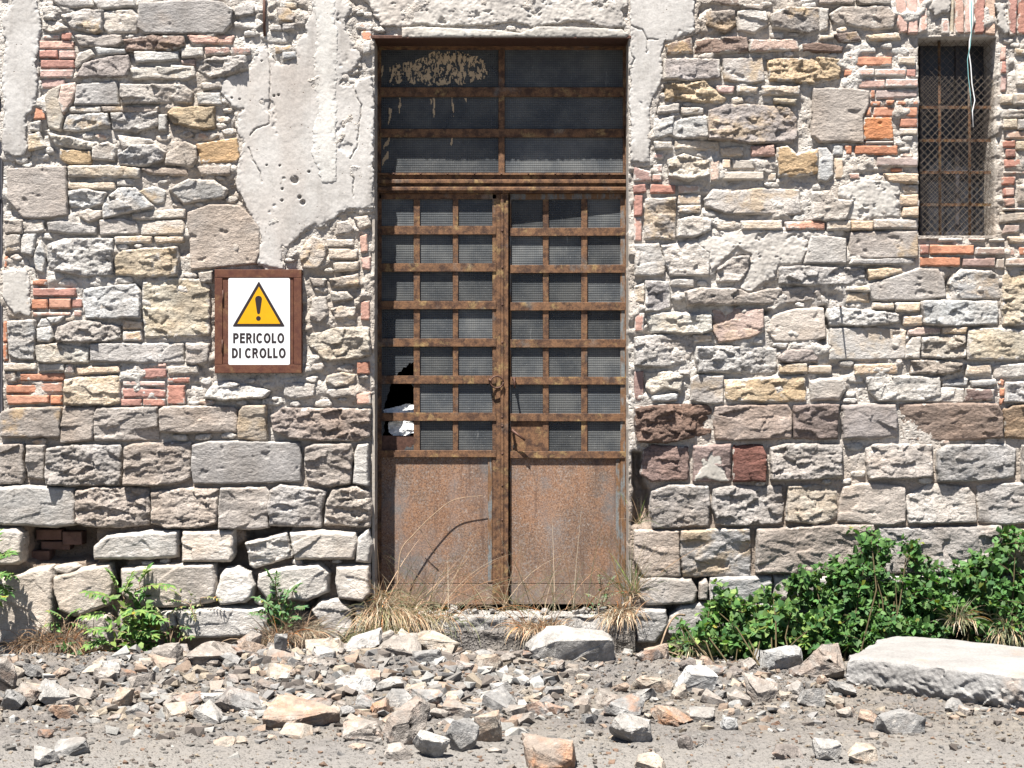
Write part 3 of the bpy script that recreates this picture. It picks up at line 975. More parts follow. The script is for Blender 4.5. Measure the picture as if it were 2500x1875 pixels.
PLASTER = {  # outline, how far it stands out, colour
 'main': (450, 0, """1040,-30 1230,-30 1380,60 1300,180 1340,280 1430,420 1430,480 1370,570 1280,620 1260,690 1380,690 1450,630 1530,620
   1530,1683 1440,1698 1370,1693 1260,1733 1190,1783 1080,1833 1060,1813 930,1903 840,2018 780,2013 785,2173 600,2133 620,1913 610,1823
   540,1733 460,1583 430,1500 420,1370 450,1290 480,1160 450,1100 440,950 480,890 400,870 340,820 305,760 310,680 400,610 520,580 560,470
   650,370 690,440 720,480 800,540 880,480 920,440 890,390 920,330 990,270 1000,170 1030,80""", .017, (208,203,197)),
 'band': (450, 0, "1050,-30 1225,-30 1245,300 1238,800 1240,1480 1100,1500 1035,1230 1070,900 1045,560 1062,270", .021, (220,216,209)),
 'right': (1500, 0, """125,-30 660,-30 640,120 650,250 520,310 470,350 400,350 380,450 385,560 370,680 320,790 280,900 290,1100 290,1320 135,1320
   122,600""", .022, (207,202,196)),
 'pilaster': (0, 0, """90,-30 290,-30 310,60 340,150 355,240 310,350 300,520 310,700 300,830 230,930 215,1200 180,1260 40,1260 33,1000
   35,300 33,150 90,60""", .026, (209,205,200)),
 'lowleft': (0, 450, "25,700 140,700 230,690 250,760 240,900 260,1040 250,1070 180,1030 120,1040 80,990 25,920", .022, (204,198,190)),
 'smear': (1500, 450, """640,470 860,380 1570,380 1575,540 1500,640 1320,660 1290,760 1100,860 1010,830 1080,700 1110,580 1000,500 900,580
   790,700 760,560""", .021, (206,199,190)),
 'smear2': (2000, 450, "140,30 300,-30 650,-30 655,180 640,270 440,270 340,290 210,280 240,180 280,130 150,100", .021, (206,200,191)),
 'smear3': (890, 0, "-60,-40 2040,-40 2040,60 1990,90 2030,200 1880,215 1750,190 1600,150 1480,190 1300,215 1200,190 1080,170 960,190 740,205 560,195 420,195 250,215 130,190 60,60", .016, (208,201,192)),
 'bit': (2000, 0, "880,60 930,-20 1050,-20 1060,50 1030,110 920,130", .026, (200,193,184)),
 'bit2': (2000, 0, "1420,40 1490,40 1530,160 1530,280 1480,290 1450,230 1460,120", .026, (196,190,182)),
 'bit3': (1500, 900, "640,640 700,620 860,640 850,780 930,900 640,905 720,800 680,700", .034, (190,184,174)),
 'lintel': (890, 0, "290,218 420,212 760,228 1000,235 1200,262 1330,212 1600,214 1980,232 2035,268 2045,310 290,310", .03, (196,190,180)),
}
CRACKS = [(450, 0, [(1370,690),(1400,790),(1440,850),(1420,1010),(1400,1200),(1350,1290)], 3.318), (450, 0, [(520,1200),(560,1300),(620,1400),(625,1480)], 3.318),
          (450, 0, [(685,440),(700,560),(690,1000),(560,1060),(535,1100)], 3.318), (450, 0, [(1360,1370),(1370,1460),(1370,1600)], 3.318),
          (1500, 0, [(110,195),(160,230),(225,240),(260,320),(350,325)], 3.318), (1500, 0, [(262,320),(258,430)], 3.318), (1500,0,[(135,440),(155,480),(140,540)],3.318)]
HOLES = [(766,211,5),(732,482,6),(690,462,4),(689,490,4),(720,440,12),(670,235,3.5),(681,233,3.5),(694,436,4),(740,495,8),(684,405,3),(640,150,3),(652,404,3),(755,420,4),(567,240,3),(586,243,3),(825,49,3),(733,62,3)]
# deep hollows in the bedding: outline, depth
HOLLOWS = [(0, 900, "210,1270 760,1270 770,1560 640,1560 440,1580 280,1560 210,1540", .20), (450, 900, "480,1290 860,1285 850,1340 500,1400", .14),
           (450, 900, "480,1400 530,1420 540,1600 620,1620 480,1659 260,1600 260,1560", .13), (0, 900, "900,1550 1000,1550 990,1900 900,1800", .12),
           (1500, 900, "150,680 225,680 230,900 290,1000 270,1270 150,1270", .15), (1500, 1375, "420,330 540,320 440,450 420,430", .1),
           (1500, 1375, "620,120 780,120 770,310 680,310 660,220", .09), (0, 1375, "560,440 780,400 780,700 600,640", .10),
           (450, 1375, "990,270 1080,290 1030,400 960,400", .1), (450,1375,"1350,300 1400,320 1400,470 1350,470",.1),
           (1500, 450, "1200,1010 1260,1020 1250,1060 1205,1060", .06), (2000, 450, "1000,760 1050,740 1060,900 1010,900", .07),
           (2000,450,"0,980 60,970 70,1150 40,1300 0,1280",.06), (2000,450,"1180,1170 1200,1170 1200,1420 1180,1420",.06)]
# ---------------------------------------------------------------- the wall
def parse_pts(t): return [tuple(float(c) for c in p.split(',')) for p in t.split()]
def to_px(ox, oy, pts, k=3.318): return [(ox+x/k, oy+y/k) for x, y in pts]
def to_xz(pts): return [(P(u, v)[0], P(u, v)[2]) for u, v in pts]

DOOR_PX = (914, 93, 1535, 1512); WIN_PX = (2242, 90, 2434, 576); LWIN_PX = (-400, 70, 7, 1010)
def rect_w(r):
    a = P(r[0], r[3]); b = P(r[2], r[1]); return a[0], a[2], b[0], b[2]
DW, WW, LW = rect_w(DOOR_PX), rect_w(WIN_PX), rect_w(LWIN_PX)
XL, XR, ZT, ZB = -3.35, 3.35, 4.15, -0.35
HOLL = [(to_xz(to_px(ox, oy, parse_pts(t))), dp) for ox, oy, t, dp in HOLLOWS]

wall = empty('stone_wall', (0, 0, 0), 'old rubble stone and brick wall with patches of crumbling pale plaster', 'wall'); wall['kind'] = 'thing'

def wall_sdf(x, z):
    d = sd_box(XL, ZB, XR, ZT, x, z)
    w = .006*fbm(x*9, z*9, 3, 5)
    for q in (DW, WW, LW): d = np.maximum(d, -(sd_box(*q, x, z)+w))
    return d

def bed_h(x, z, d):
    v = 1600 - z/S; u = 1250 + x/S
    upper = 1-sstep(960, 1010, v)
    left = 1-sstep(1200, 1300, u)
    low = sstep(1230, 1300, v)
    rec = -.009*upper + (1-upper)*(-(.024+.022*low)*left - (.008+.016*sstep(1340,1400,v))*(1-left))
    h = rec + upper*.006*fbm(x*10, z*12, 4, 19, .6)*sstep(.0, .3, fbm(x*2.2, z*2.2, 2, 23)+.15) + .012*fbm(x*7, z*9, 3, 1) + .009*fbm(x*22, z*26, 4, 2, .6)*(.5+upper*.5) + .006*ridged(x*34, z*40, 3, 3) + upper*.007*fbm(x*13, z*17, 3, 14)
    # thicker smears of mortar in the upper wall
    h = h + upper*.024*sstep(.05, .38, fbm(x*5+3, z*6, 4, 9))
    h = h - upper*.018*sstep(.16, .42, fbm(x*6+11, z*9, 3, 29))
    for poly, dp in HOLL:
        s = sd_poly(poly, x+.012*pn(x*14, z*14, 4), z+.012*pn(x*14, z*14, 6))
        h = h - dp*sstep(.012, -.018, s)
    return h
r = patch(wall_sdf, (XL, ZB, XR, ZT), .010, bed_h, .30)
mk('mortar_bed', r[0], r[1], M['mortar'], wall)

# plain masonry going on past the relief (outside the photograph) and the back of the wall
m = MB()
m.box(XL-6, XL+.02, .0, .45, ZB, ZT+3); m.box(XR-.02, XR+6, .0, .45, ZB, ZT+3); m.box(XL+.02, XR-.02, .0, .45, ZT-.03, ZT+3)
m.build('masonry', M['mortar'], wall)

rnds = np.random.default_rng(21)
OCC = []    # world outlines of everything placed, for the small filler stones
def stone_patch(name, poly, style, mat, color, seed, out, lime=.0, stain=.0, parent=wall, s=None):
    P2 = np.asarray(poly); bb = (P2[:,0].min(), P2[:,1].min(), P2[:,0].max(), P2[:,1].max())
    w = bb[2]-bb[0]; h = bb[3]-bb[1]; mn = min(w, h)
    rr = np.random.default_rng(seed)
    rnd_r = {'b': .004, 'f': .010, 'n': .013, 'r': .012, 's': .026}[style]
    rnd_r = min(rnd_r, mn*.22)
    amp = {'b': .002, 'f': .004, 'n': .006, 'r': .007, 's': .006}[style]
    grow = .0055 if style != 'b' else .001
    def sdf(x, z):
        wx = amp*fbm(x*16+seed, z*16, 3, seed); wz = amp*fbm(x*16, z*16+seed, 3, seed+7)
        return sd_poly(poly, x+wx, z+wz) - grow
    tx, tz = rr.normal(0, 1, 2)*{'b': .03, 'f': .02, 'n': .06, 'r': .09, 's': .05}[style]
    cx, cz = (bb[0]+bb[2])/2, (bb[1]+bb[3])/2
    var = rr.uniform(.45, 1.25)
    A = var*{'b': .0025, 'f': .004, 'n': .010, 'r': .021, 's': .008}[style]*min(1, (mn/.09)**.6)
    edge = {'b': .005, 'f': .010, 'n': .013, 'r': .013, 's': .022}[style]; edge = min(edge, mn*.3)
    nfac = int(np.clip(w*h/(.055**2 if style == 'r' else .075**2), 3, 50))
    facets = [(rr.uniform(bb[0], bb[2]), rr.uniform(bb[1], bb[3]), rr.normal(0, .16), rr.normal(-.05, .20), rr.normal(0, .0065)) for _ in range(nfac)]
    planes = [(rr.uniform(bb[0], bb[2]), rr.uniform(bb[1], bb[3]), rr.normal(0, .22), rr.normal(-.10, .26), rr.uniform(0, .010)) for _ in range(rr.integers(3, 7))]
    def hf(x, z, d):
        q = np.clip(d/edge, 0, 1); prof = np.sqrt(np.maximum(1-(1-q)**2, 0))
        det = np.zeros_like(x)
        if style in 'nr':
            # broken face: facets, each with its own height and slope, stepping at ragged borders
            wx = x+.016*fbm(x*20, z*20, 3, seed+11, .6); wz = z+.012*fbm(x*20+5, z*24, 3, seed+12, .6)
            bd = np.full(x.shape, 1e9); f = np.zeros_like(x)
            for a, b, gx, gz_, c in facets:
                dd = ((wx-a)*.62)**2+((wz-b)*1.25)**2
                m_ = dd < bd; bd = np.where(m_, dd, bd); f = np.where(m_, c+gx*(x-a)+gz_*(z-b), f)
            k_ = (.8 if style == 'r' else .42)*min(1, mn/.11)
            n1 = fbm(x*9+seed, z*15, 3, seed+3, .5)
            det = det + f*k_*var + A*(.55*n1 + .36*fbm(x*34, z*52, 3, seed+5, .66))
        elif style == 's':
            wx = x+.02*fbm(x*14, z*14, 3, seed+11, .6); bd = np.full(x.shape, 1e9); f = np.zeros_like(x)
            for a, b, gx, gz_, c in facets[:7]:
                dd = ((wx-a)*.7)**2+(z-b)**2; m_ = dd < bd; bd = np.where(m_, dd, bd); f = np.where(m_, c+gx*(x-a)+gz_*(z-b), f)
            det = det + f*.28*var + A*fbm(x*6+seed, z*7, 3, seed) + .003*fbm(x*36, z*48, 3, seed+2, .6)
        elif style == 'f':
            det = det + A*fbm(x*7+seed, z*9, 4, seed) + .0022*fbm(x*36, z*52, 3, seed+2) - .009*sstep(.30,.5,fbm(x*9, z*13, 3, seed+9))
        else:
            det = det + A*fbm(x*18+seed, z*22, 3, seed) + .0016*fbm(x*60, z*60, 2, seed+2)
        base = -.006
        return base + (out-base)*prof + (det + tx*(x-cx) + tz*(z-cz))*prof
    r = patch(sdf, bb, s or .0055, hf, .07)
    if r is None: return None
    o = mk(name, r[0], r[1], mat, parent, color=color, edge=r[2])
    o['lime'] = float(lime); o['stain'] = float(stain); o['rugged'] = {'b': 0.0, 'f': .25, 'n': .7, 'r': 1.0, 's': .15}[style]
    return o

ox = oy = 0; i = 0
for ln in STONES.strip().splitlines():
    if ln[0] == '@':
        _, a, b = ln.split(); ox, oy = float(a), float(b); continue
    code, style, rest = ln.split(' ', 2)
    pts = parse_pts(rest)
    if len(pts) == 2: (xa, ya), (xb, yb) = pts; pts = [(xa, ya), (xb, ya), (xb, yb), (xa, yb)]
    px = to_px(ox, oy, pts); v = sum(p[1] for p in px)/len(px); u = sum(p[0] for p in px)/len(px)
    poly = to_xz(px); OCC.append(poly)
    out = {'b': .011, 'f': .019, 'n': .020, 'r': .026, 's': .030}[style] + rnds.uniform(-.004, .014)
    if v > 985: out += .006
    if v > 1290 and u < 900: out += .022
    isb = style == 'b'
    low = v > 985
    lime = (rnds.uniform(.05, .48) if not low else rnds.uniform(.0, .18)) if not isb else rnds.uniform(.05, .6)
    if isb and code in ('k', 'O', 'b', 'kb', 'kp'): lime = rnds.uniform(0, .25)
    if style == 'f' : lime *= .4
    stain = rnds.uniform(.2, .8) if (rnds.random() < (.32 if not low else .07)) else 0
    if 'y' in code or 'o' in code: stain = rnds.uniform(.1, .5)
    stone_patch('brick' if isb else 'stone', poly, style, M['brick' if isb else 'stone'], pal(code, rnds.uniform(-.07, .07)), 100+i*3, out, lime, stain)
    i += 1

# plaster coats
PL_XZ = {}
HX = [(P(a, b)[0], P(a, b)[2], r*S) for a, b, r in HOLES]
CR = [to_xz(to_px(a, b, p, k)) for a, b, p, k in CRACKS]
def line_d(pl, x, z):
    best = np.full(x.shape, 1e9)
    for (ax, az), (bx, bz) in zip(pl[:-1], pl[1:]):
        ex, ez = bx-ax, bz-az; t = np.clip(((x-ax)*ex+(z-az)*ez)/(ex*ex+ez*ez), 0, 1)
        best = np.minimum(best, np.hypot(x-ax-ex*t, z-az-ez*t))
    return best
for k, (nm, (ox, oy, t, out, rgb)) in enumerate(PLASTER.items()):
    poly = to_xz(to_px(ox, oy, parse_pts(t), 3.16 if nm in ('lintel', 'smear3') else 3.318)); PL_XZ[nm] = poly
    P2 = np.asarray(poly); bb = (P2[:,0].min(), P2[:,1].min(), P2[:,0].max(), P2[:,1].max())
    rough = nm.startswith('smear'); a = .012 if rough else .015
    if nm == 'lintel': a = .004
    def sdf(x, z, poly=poly, a=a, k=k, nm=nm):
        lo = .0 if nm == 'lintel' else .022
        x = x+lo*fbm(x*6, z*6, 3, 40+k); z = z+lo*fbm(x*6+7, z*6, 3, 45+k)
        d = sd_poly(poly, x+a*fbm(x*18, z*18, 5, 50+k, .68), z+a*fbm(x*18+9, z*18, 5, 60+k, .68))
        return np.maximum(d, -sd_box(*DW, x, z)+.0) if True else d
    def hf(x, z, d, out=out, rough=rough, k=k, nm=nm):
        e = np.clip(d/.010, 0, 1)
        h = out - .004*(1-e)**2 - .009*sstep(-.1, .5, fbm(x*30, z*30, 3, 72+k))*np.exp(-d/.016) + .0035*fbm(x*3.5, z*3, 3, 70+k) + .0012*fbm(x*25, z*25, 3, 71+k)
        if rough: h = h + .009*fbm(x*6, z*7, 4, 77, .6) + .004*fbm(x*38, z*42, 3, 78) - .012*sstep(.18,.4,fbm(x*9+4,z*11,4,79,.65))
        if nm in ('main', 'right'):
            wx = x+.010*fbm(x*22, z*22, 3, 5); wz = z+.010*fbm(x*22+4, z*22, 3, 6)
            for pl in CR: h = h - .014*np.exp(-(line_d(pl, wx, wz)/.0028)**2)
            h = h - .008*sstep(.34, .5, fbm(x*7, z*6, 4, 90))
        if nm in ('main', 'band'):
            for a, b, rr in HX: h = h - .022*sstep(rr*.95, rr*.5, np.hypot(x-a, z-b))
        if nm == 'lintel': h = h + .004*fbm(x*5, z*30, 3, 8)
        return h
    r = patch(sdf, bb, .0042, hf, .20 if nm in ('main', 'right', 'lintel') else .04)
    if nm in ('main', 'right', 'pilaster', 'lowleft', 'smear', 'smear2'):      # thin rough residue of render fading out round the coat
        def sdr(x, z, poly=poly, k=k, nm=nm):
            d = sd_poly(poly, x+.05*fbm(x*7, z*7, 4, 140+k, .6), z+.05*fbm(x*7+3, z*7, 4, 150+k, .6)) - (.016 if nm == 'main' else .03)
            d = np.maximum(d, .02-sd_poly(poly, x, z)-.05)
            return np.maximum(d, -sd_box(*DW, x, z))
        def hfr(x, z, d, k=k): return .003+.008*np.clip(d/.03, 0, 1)+.007*fbm(x*16, z*16, 4, 160+k, .65)+.004*fbm(x*45, z*45, 3, 161)
        rz = patch(sdr, (bb[0]-.1, bb[1]-.1, bb[2]+.1, bb[3]+.1), .0065, hfr, .03)
        if rz is not None: mk('render_residue', rz[0], rz[1], M['mortar'], wall)
    if r is not None: mk('plaster_patch', r[0], r[1], M['plaster'], wall, color=srgb(*rgb, .74))

# reveals of the door opening: thin rendered jambs, soffit
m = MB(); z0 = P(0, 1512)[2]; z1 = P(0, 93)[2]
def slabbed(name, pts, mat, color): return mk(name, pts[0], pts[1], mat, wall, color=color)
for u0, u1, nm in ((908, 914.5, 'l'), (1534.5, 1541, 'r')):
    a = P(u0, 0)[0]; b = P(u1, 0)[0]
    mm = MB(); mm.box(a, b, .012, .30, z0, z1); mm.build('jamb_render', M['plaster'], wall, color=srgb(188,178,166,.7))
mm = MB(); mm.box(P(908,0)[0], P(1541,0)[0], -.022, .30, P(0,96)[2], P(0,88)[2], .003)
mm.build('lintel_plate', M['iron'], wall)

# hollow at the foot of the left wall: old bricks left inside it
for (u0, v0, u1, v1) in ((88,1293,150,1318),(100,1322,170,1342),(60,1345,120,1372),(152,1298,200,1330)):
    mm = MB(); mm.pxbox(u0, v0, u1, v1, .11+rnds.uniform(0,.04), .25, .004)
    o = mm.build('brick', M['brick'], wall, color=pal('bd', -.4)); o['lime'] = -1.0

# small filler stones packed in the mortar between the big ones
gs = 5.0; gw, gh = 500, 300
GX, GY = np.meshgrid(np.arange(gw)*gs+2.5, np.arange(gh)*gs+2.5)
GXw = (GX-1250)*S; GZw = ZC+(937.5-GY)*S
occ = np.zeros((gh, gw), bool)
def mark(poly, margin=.004):
    p = np.asarray(poly); x0, z0, x1, z1 = p[:,0].min()-.02, p[:,1].min()-.02, p[:,0].max()+.02, p[:,1].max()+.02
    ca = max(0, int((x0/S+1250)/gs)-1); cb = min(gw, int((x1/S+1250)/gs)+2)
    ra = max(0, int((937.5-(z1-ZC)/S)/gs)-1); rb = min(gh, int((937.5-(z0-ZC)/S)/gs)+2)
    if ca >= cb or ra >= rb: return
    occ[ra:rb, ca:cb] |= sd_poly(poly, GXw[ra:rb, ca:cb], GZw[ra:rb, ca:cb]) < margin
for p in OCC: mark(p)
for nm, p in PL_XZ.items(): mark(p, .012)
for p, dp in HOLL: mark(p, .01)
for q in (DOOR_PX, WIN_PX, LWIN_PX): occ |= (GX > q[0]-14) & (GX < q[2]+14) & (GY > q[1]-14) & (GY < q[3]+14)
occ |= (GX > 516) & (GX < 746) & (GY > 650) & (GY < 925)
nf = 0
for (cw, ch, tries) in ((16,6,1500),(13,5,2500),(10,4,3000),(8,3,3500),(6,3,3000),(5,2,2500)):
    for _ in range(tries):
        if nf >= 120: break
        c = int(rnds.integers(1, gw-cw-1)); r_ = int(rnds.integers(1, gh-ch-1))
        if r_*gs > 1460: continue
        if occ[r_:r_+ch, c:c+cw].any(): continue
        u0, v0, u1, v1 = c*gs, r_*gs, (c+cw)*gs, (r_+ch)*gs
        n = 7; cu, cv = (u0+u1)/2, (v0+v1)/2
        pp = []
        for a in range(n):
            an = 2*math.pi*(a+rnds.uniform(-.25, .25))/n; q = rnds.uniform(.8, 1.1)
            ca, sa = math.cos(an), math.sin(an)
            sq = 1/max(abs(ca), abs(sa))**.9
            pp.append((cu+ca*q*sq*(u1-u0)*.44, cv+sa*q*sq*(v1-v0)*.44))
        poly = to_xz(pp)
        code = rnds.choice(['l','c','l','l','pc','cw','lw','lg'])
        st = 'n' if rnds.random() < .6 else 'r'
        o = stone_patch('small_stone', poly, st, M['stone'], pal(str(code), rnds.uniform(-.1, .1)), 5000+nf*3, rnds.uniform(.004, .016), rnds.uniform(.4, .9), 0, s=.006)
        mark(poly); nf += 1
print('fillers', nf)

# ---------------------------------------------------------------- room behind the door and windows
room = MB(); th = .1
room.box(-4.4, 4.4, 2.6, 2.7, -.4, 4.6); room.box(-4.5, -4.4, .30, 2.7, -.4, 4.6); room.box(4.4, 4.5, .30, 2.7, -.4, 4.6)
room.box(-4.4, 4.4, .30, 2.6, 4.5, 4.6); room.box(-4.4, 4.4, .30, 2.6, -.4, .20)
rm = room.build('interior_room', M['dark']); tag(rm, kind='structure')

# ---------------------------------------------------------------- the door
door = empty('double_doorway', P(1225, 1490, .2), 'tall rusty two-leaf metal door with dusty glass panes', 'door'); door['kind'] = 'thing'
FY, BY, GY_ = .172, .186, .200        # frame face, bar face, glass
m = MB()
m.pxbox(914.5, 100, 1534.5, 112, FY-.004, .29, .003)
m.pxbox(914.5, 112, 924, 1488, FY, .29, .002)
m.pxbox(1527, 112, 1534.5, 1488, FY, .29, .002)
m.build('door_frame', M['rust'], door)
# transom light over the leaves
tr = MB()
tr.pxbox(924, 112, 929, 421, BY, .235, .002); tr.pxbox(1522, 112, 1527, 421, BY, .235, .002); tr.pxbox(929, 112, 1522, 118, BY, .235, .002)
tro = tr.build('transom_window', M['rust'], door)
MB().pxbox(1217, 116, 1232, 424, BY, .225, .002).build('mullion', M['rust'], tro)
for (va, vb) in ((210, 233), (312, 332)):
    MB().pxbox(926, va, 1525, vb, BY-.007, .22, .002).build('glazing_bar', M['rust'], tro)
for (ua, ub) in ((928, 1217), (1232, 1523)):
    for (va, vb) in ((117, 211), (232, 313), (331, 422)):
        MB().pxbox(ua, va, ub, vb, GY_, GY_+.005).build('pane', M['glass'], tro)
# flaked whitewash on the top left pane
mw = mat_plain('old_whitewash', srgb(196,172,140,.8), .9, .15, 20)
def flakes(px_poly, seed, name='whitewash', y=GY_-.0025, par=tro, dens=.5):
    poly = [(P(u, v, y)[0], P(u, v, y)[2]) for u, v in px_poly]; a = np.asarray(poly)
    s = .0045; xs = np.arange(a[:,0].min(), a[:,0].max(), s); zs = np.arange(a[:,1].min(), a[:,1].max(), s)
    X, Z = np.meshgrid(xs, zs); d = sd_poly(poly, X+.03*fbm(X*14, Z*9, 3, seed), Z+.03*fbm(X*14, Z*9, 3, seed+1))
    k = (d < 0) & (fbm(X*55, Z*22, 3, seed+2, .7) > -dens-d*2.5*0 + .0) & (fbm(X*26, Z*9, 3, seed+4) > -.28)
    nx = len(xs); idx = np.argwhere(k)
    if not len(idx): return
    V = []; F = []
    for n_, (r_, c) in enumerate(idx):
        x, z = xs[c], zs[r_]; b = 4*n_
        V += [(x, y, z), (x+s, y, z), (x+s, y, z+s), (x, y, z+s)]; F.append((b, b+1, b+2, b+3))
    mk(name, V, F, mw, par, smooth=False)
flakes([(950,200),(952,160),(985,148),(1040,132),(1060,123),(1115,124),(1150,132),(1180,150),(1188,175),(1170,195),(1120,205),(1100,190),(1090,207),(1050,203),(1000,204)], 3, dens=.02)
for q, (u, v, l, sl) in enumerate(((930,123,70,0),(1056,234,52,8),(1102,234,48,-2),(1047,236,18,-5),(1133,238,20,-3),(975,236,40,4),(958,238,30,-6),(950,262,45,6),(945,330,38,10),(944,368,36,12),(1099,335,22,2),(975,332,12,2))):
    flakes([(u, v), (u+4, v), (u+4-sl*.4, v+l*.6), (u-sl, v+l), (u-1-sl*.6, v+l*.5)], 30+q, dens=.8)
# transom rail: stacked rolled sections
m = MB()
m.pxbox(920, 420, 1530, 425, .160, .26, .001); m.pxbox(920, 425, 1530, 436, .178, .26)
m.pxbox(920, 436, 1530, 446, .150, .26, .004); m.pxbox(920, 446, 1530, 454, .176, .26); m.pxbox(920, 454, 1530, 464, .152, .26, .004); m.pxbox(920, 464, 1530, 469, .166, .26)
ro = m.build('transom_rail', M['rust'], door)
for k in range(9):
    for vv in (422, 466):
        u = 960+k*66; MB().lump(P(u, vv, .159 if vv < 430 else .165), .006, k, (1, .6, .8)).build('rivet', M['iron'], ro, smooth=True)
# centre post
m = MB(); m.pxbox(1211, 470, 1222, 1478, .184, .24, .002); m.pxbox(1222, 470, 1230, 1478, .172, .24, .003); m.pxbox(1230, 470, 1235, 1478, .180, .24); m.pxbox(1235, 470, 1241, 1478, .176, .24, .002)
po = m.build('centre_post', M['rust'], door)
for k, vv in enumerate((562, 652, 743, 836, 1019, 1041, 1109, 1187, 1271, 1353)):
    MB().lump(P(1226, vv, .171), .006, 40+k, (1, .6, 1)).build('rivet', M['iron'], po, smooth=True)

def leaf(label, U, rows, cols, stiles, panel, skip, fn, mats):
    u0, u1 = U
    m = MB()
    for (a, b) in stiles: m.pxbox(a, 472, b, 1478, BY, .225, .002)
    m.pxbox(u0, 470, u1, 484, BY, .225, .002)
    m.map(fn)
    lo = m.build('door_leaf', mats[0], door); lo['label'] = label
    for (a, b) in rows:
        MB().pxbox(u0, a, u1, b, BY-.008, BY+.012, .0015).map(fn).build('crossbar', M['rust'], lo)
    for (a, b) in cols:
        MB().pxbox(a, 482, b, rows[-1][0]+4, BY+.002, BY+.020, .001).map(fn).build('upright_bar', M['rust'], lo)
    xs = [stiles[0][1]-2] + [c for q in cols for c in q] + [stiles[1][0]+2]
    ys = [482] + [c for q in rows for c in q]
    for j in range(len(rows)):
        for i_ in range(len(cols)+1):
            if (j, i_) in skip: continue
            MB().pxbox(xs[2*i_]-1, ys[2*j]-1, xs[2*i_+1]+1, ys[2*j+1]+1, GY_+rnds.uniform(0, .003), GY_+.006).map(fn).build('pane', M['glass'], lo)
    va, vb, vc = panel
    MB().pxbox(stiles[0][0]+1, va, stiles[1][1]-1, vb-1, BY+.010, BY+.018).map(fn).build('lower_panel', M['panel'], lo)
    MB().pxbox(stiles[1][0]-11, va+1, stiles[1][0]-1, vb-3, BY+.004, BY+.012, .001).map(fn).build('stile_strip', M['steel'], lo)
    MB().pxbox(stiles[0][0]+1, vb+1, stiles[1][1]-1, vc, BY+.006, BY+.018, .001).map(fn).build('kick_strip', M['panel'], lo)
    return lo
ident = lambda p: p
L_rows = [(550,571),(642,662),(734,754),(826,846),(917,937),(1008,1028),(1100,1117)]
lf = leaf('left leaf with broken panes', (922, 1211), L_rows, [(1009,1024),(1105,1118)], [(922,930),(1202,1211)], (1117,1427,1478), {(4,0),(5,0),(6,0)}, ident, [M['rust']])
hx, hy = P(1528, 0, BY)[0], BY+.02
ang = R(-2.4)
def swing(p):
    x, y = p[0]-hx, p[1]-hy
    return (hx+x*math.cos(ang)-y*math.sin(ang), hy+x*math.sin(ang)+y*math.cos(ang), p[2])
R_rows = [(554,574),(645,665),(737,757),(828,848),(920,939),(1010,1029),(1103,1120)]
rf = leaf('right leaf standing slightly ajar', (1244, 1528), R_rows, [(1326,1340),(1420,1435)], [(1244,1248),(1516,1528)], (1120,1428,1478), {(6,0)}, swing, [M['steel']])
MB().pxbox(1247, 1029, 1327, 1104, BY+.006, BY+.014, .001).map(swing).build('lock_plate', M['rust'], rf)
# broken panes: what is left of the glass
def shard(px_poly, y=GY_, par=lf):
    MB().prism([(P(u, v, y)[0], P(u, v, y)[2]) for u, v in px_poly], y, y+.005).build('broken_pane', M['glass'], par)
shard([(926,845),(1010,845),(1010,882),(1003,888),(1000,884),(990,897),(984,896),(979,906),(972,908),(968,917),(926,917)])
shard([(926,936),(955,936),(949,947),(951,952),(943,968),(944,975),(937,986),(938,992),(932,1009),(926,1009)])
shard([(1012,936),(1012,962),(1007,955),(1009,946),(1001,936)])
shard([(926,1028),(940,1028),(936,1040),(938,1052),(931,1066),(926,1070)])
shard([(985,1100),(992,1090),(1001,1094),(1012,1082),(1012,1101)])
# white boards leaning inside behind the missing panes
def crumpled(name, px_poly, y, seed, label, cat, lean=.2):
    poly = [(P(u, v, y)[0], P(u, v, y)[2]) for u, v in px_poly]; a = np.asarray(poly)
    def hf(x, z, d): return -y + .022*ridged(x*9, z*12, 3, seed) + .010*fbm(x*30, z*30, 2, seed+1) - lean*(z-a[:,1].mean())
    r = patch(lambda x, z: sd_poly(poly, x+.008*fbm(x*25, z*25, 3, seed+2), z+.008*fbm(x*25+3, z*25, 3, seed+3)), (a[:,0].min(), a[:,1].min(), a[:,0].max(), a[:,1].max()), .006, hf, y+.03)
    o = mk(name, r[0], r[1], M['paper'], smooth=False); tag(o, label, cat); return o
crumpled('white_board', [(934,1000),(960,994),(1000,986),(1016,990),(1016,1010),(975,1026),(940,1020)], .275, 5, 'torn white board showing behind the broken panes of the door', 'board', .5)
crumpled('paper_sheet', [(946,1030),(980,1026),(1016,1034),(1016,1056),(990,1064),(962,1066),(948,1056)], .262, 9, 'crumpled white sheet in the lowest broken door pane', 'paper', .3)
MB().pxbox(930, 1064, 1012, 1101, BY+.03, BY+.036).build('back_plate', M['iron'], lf)
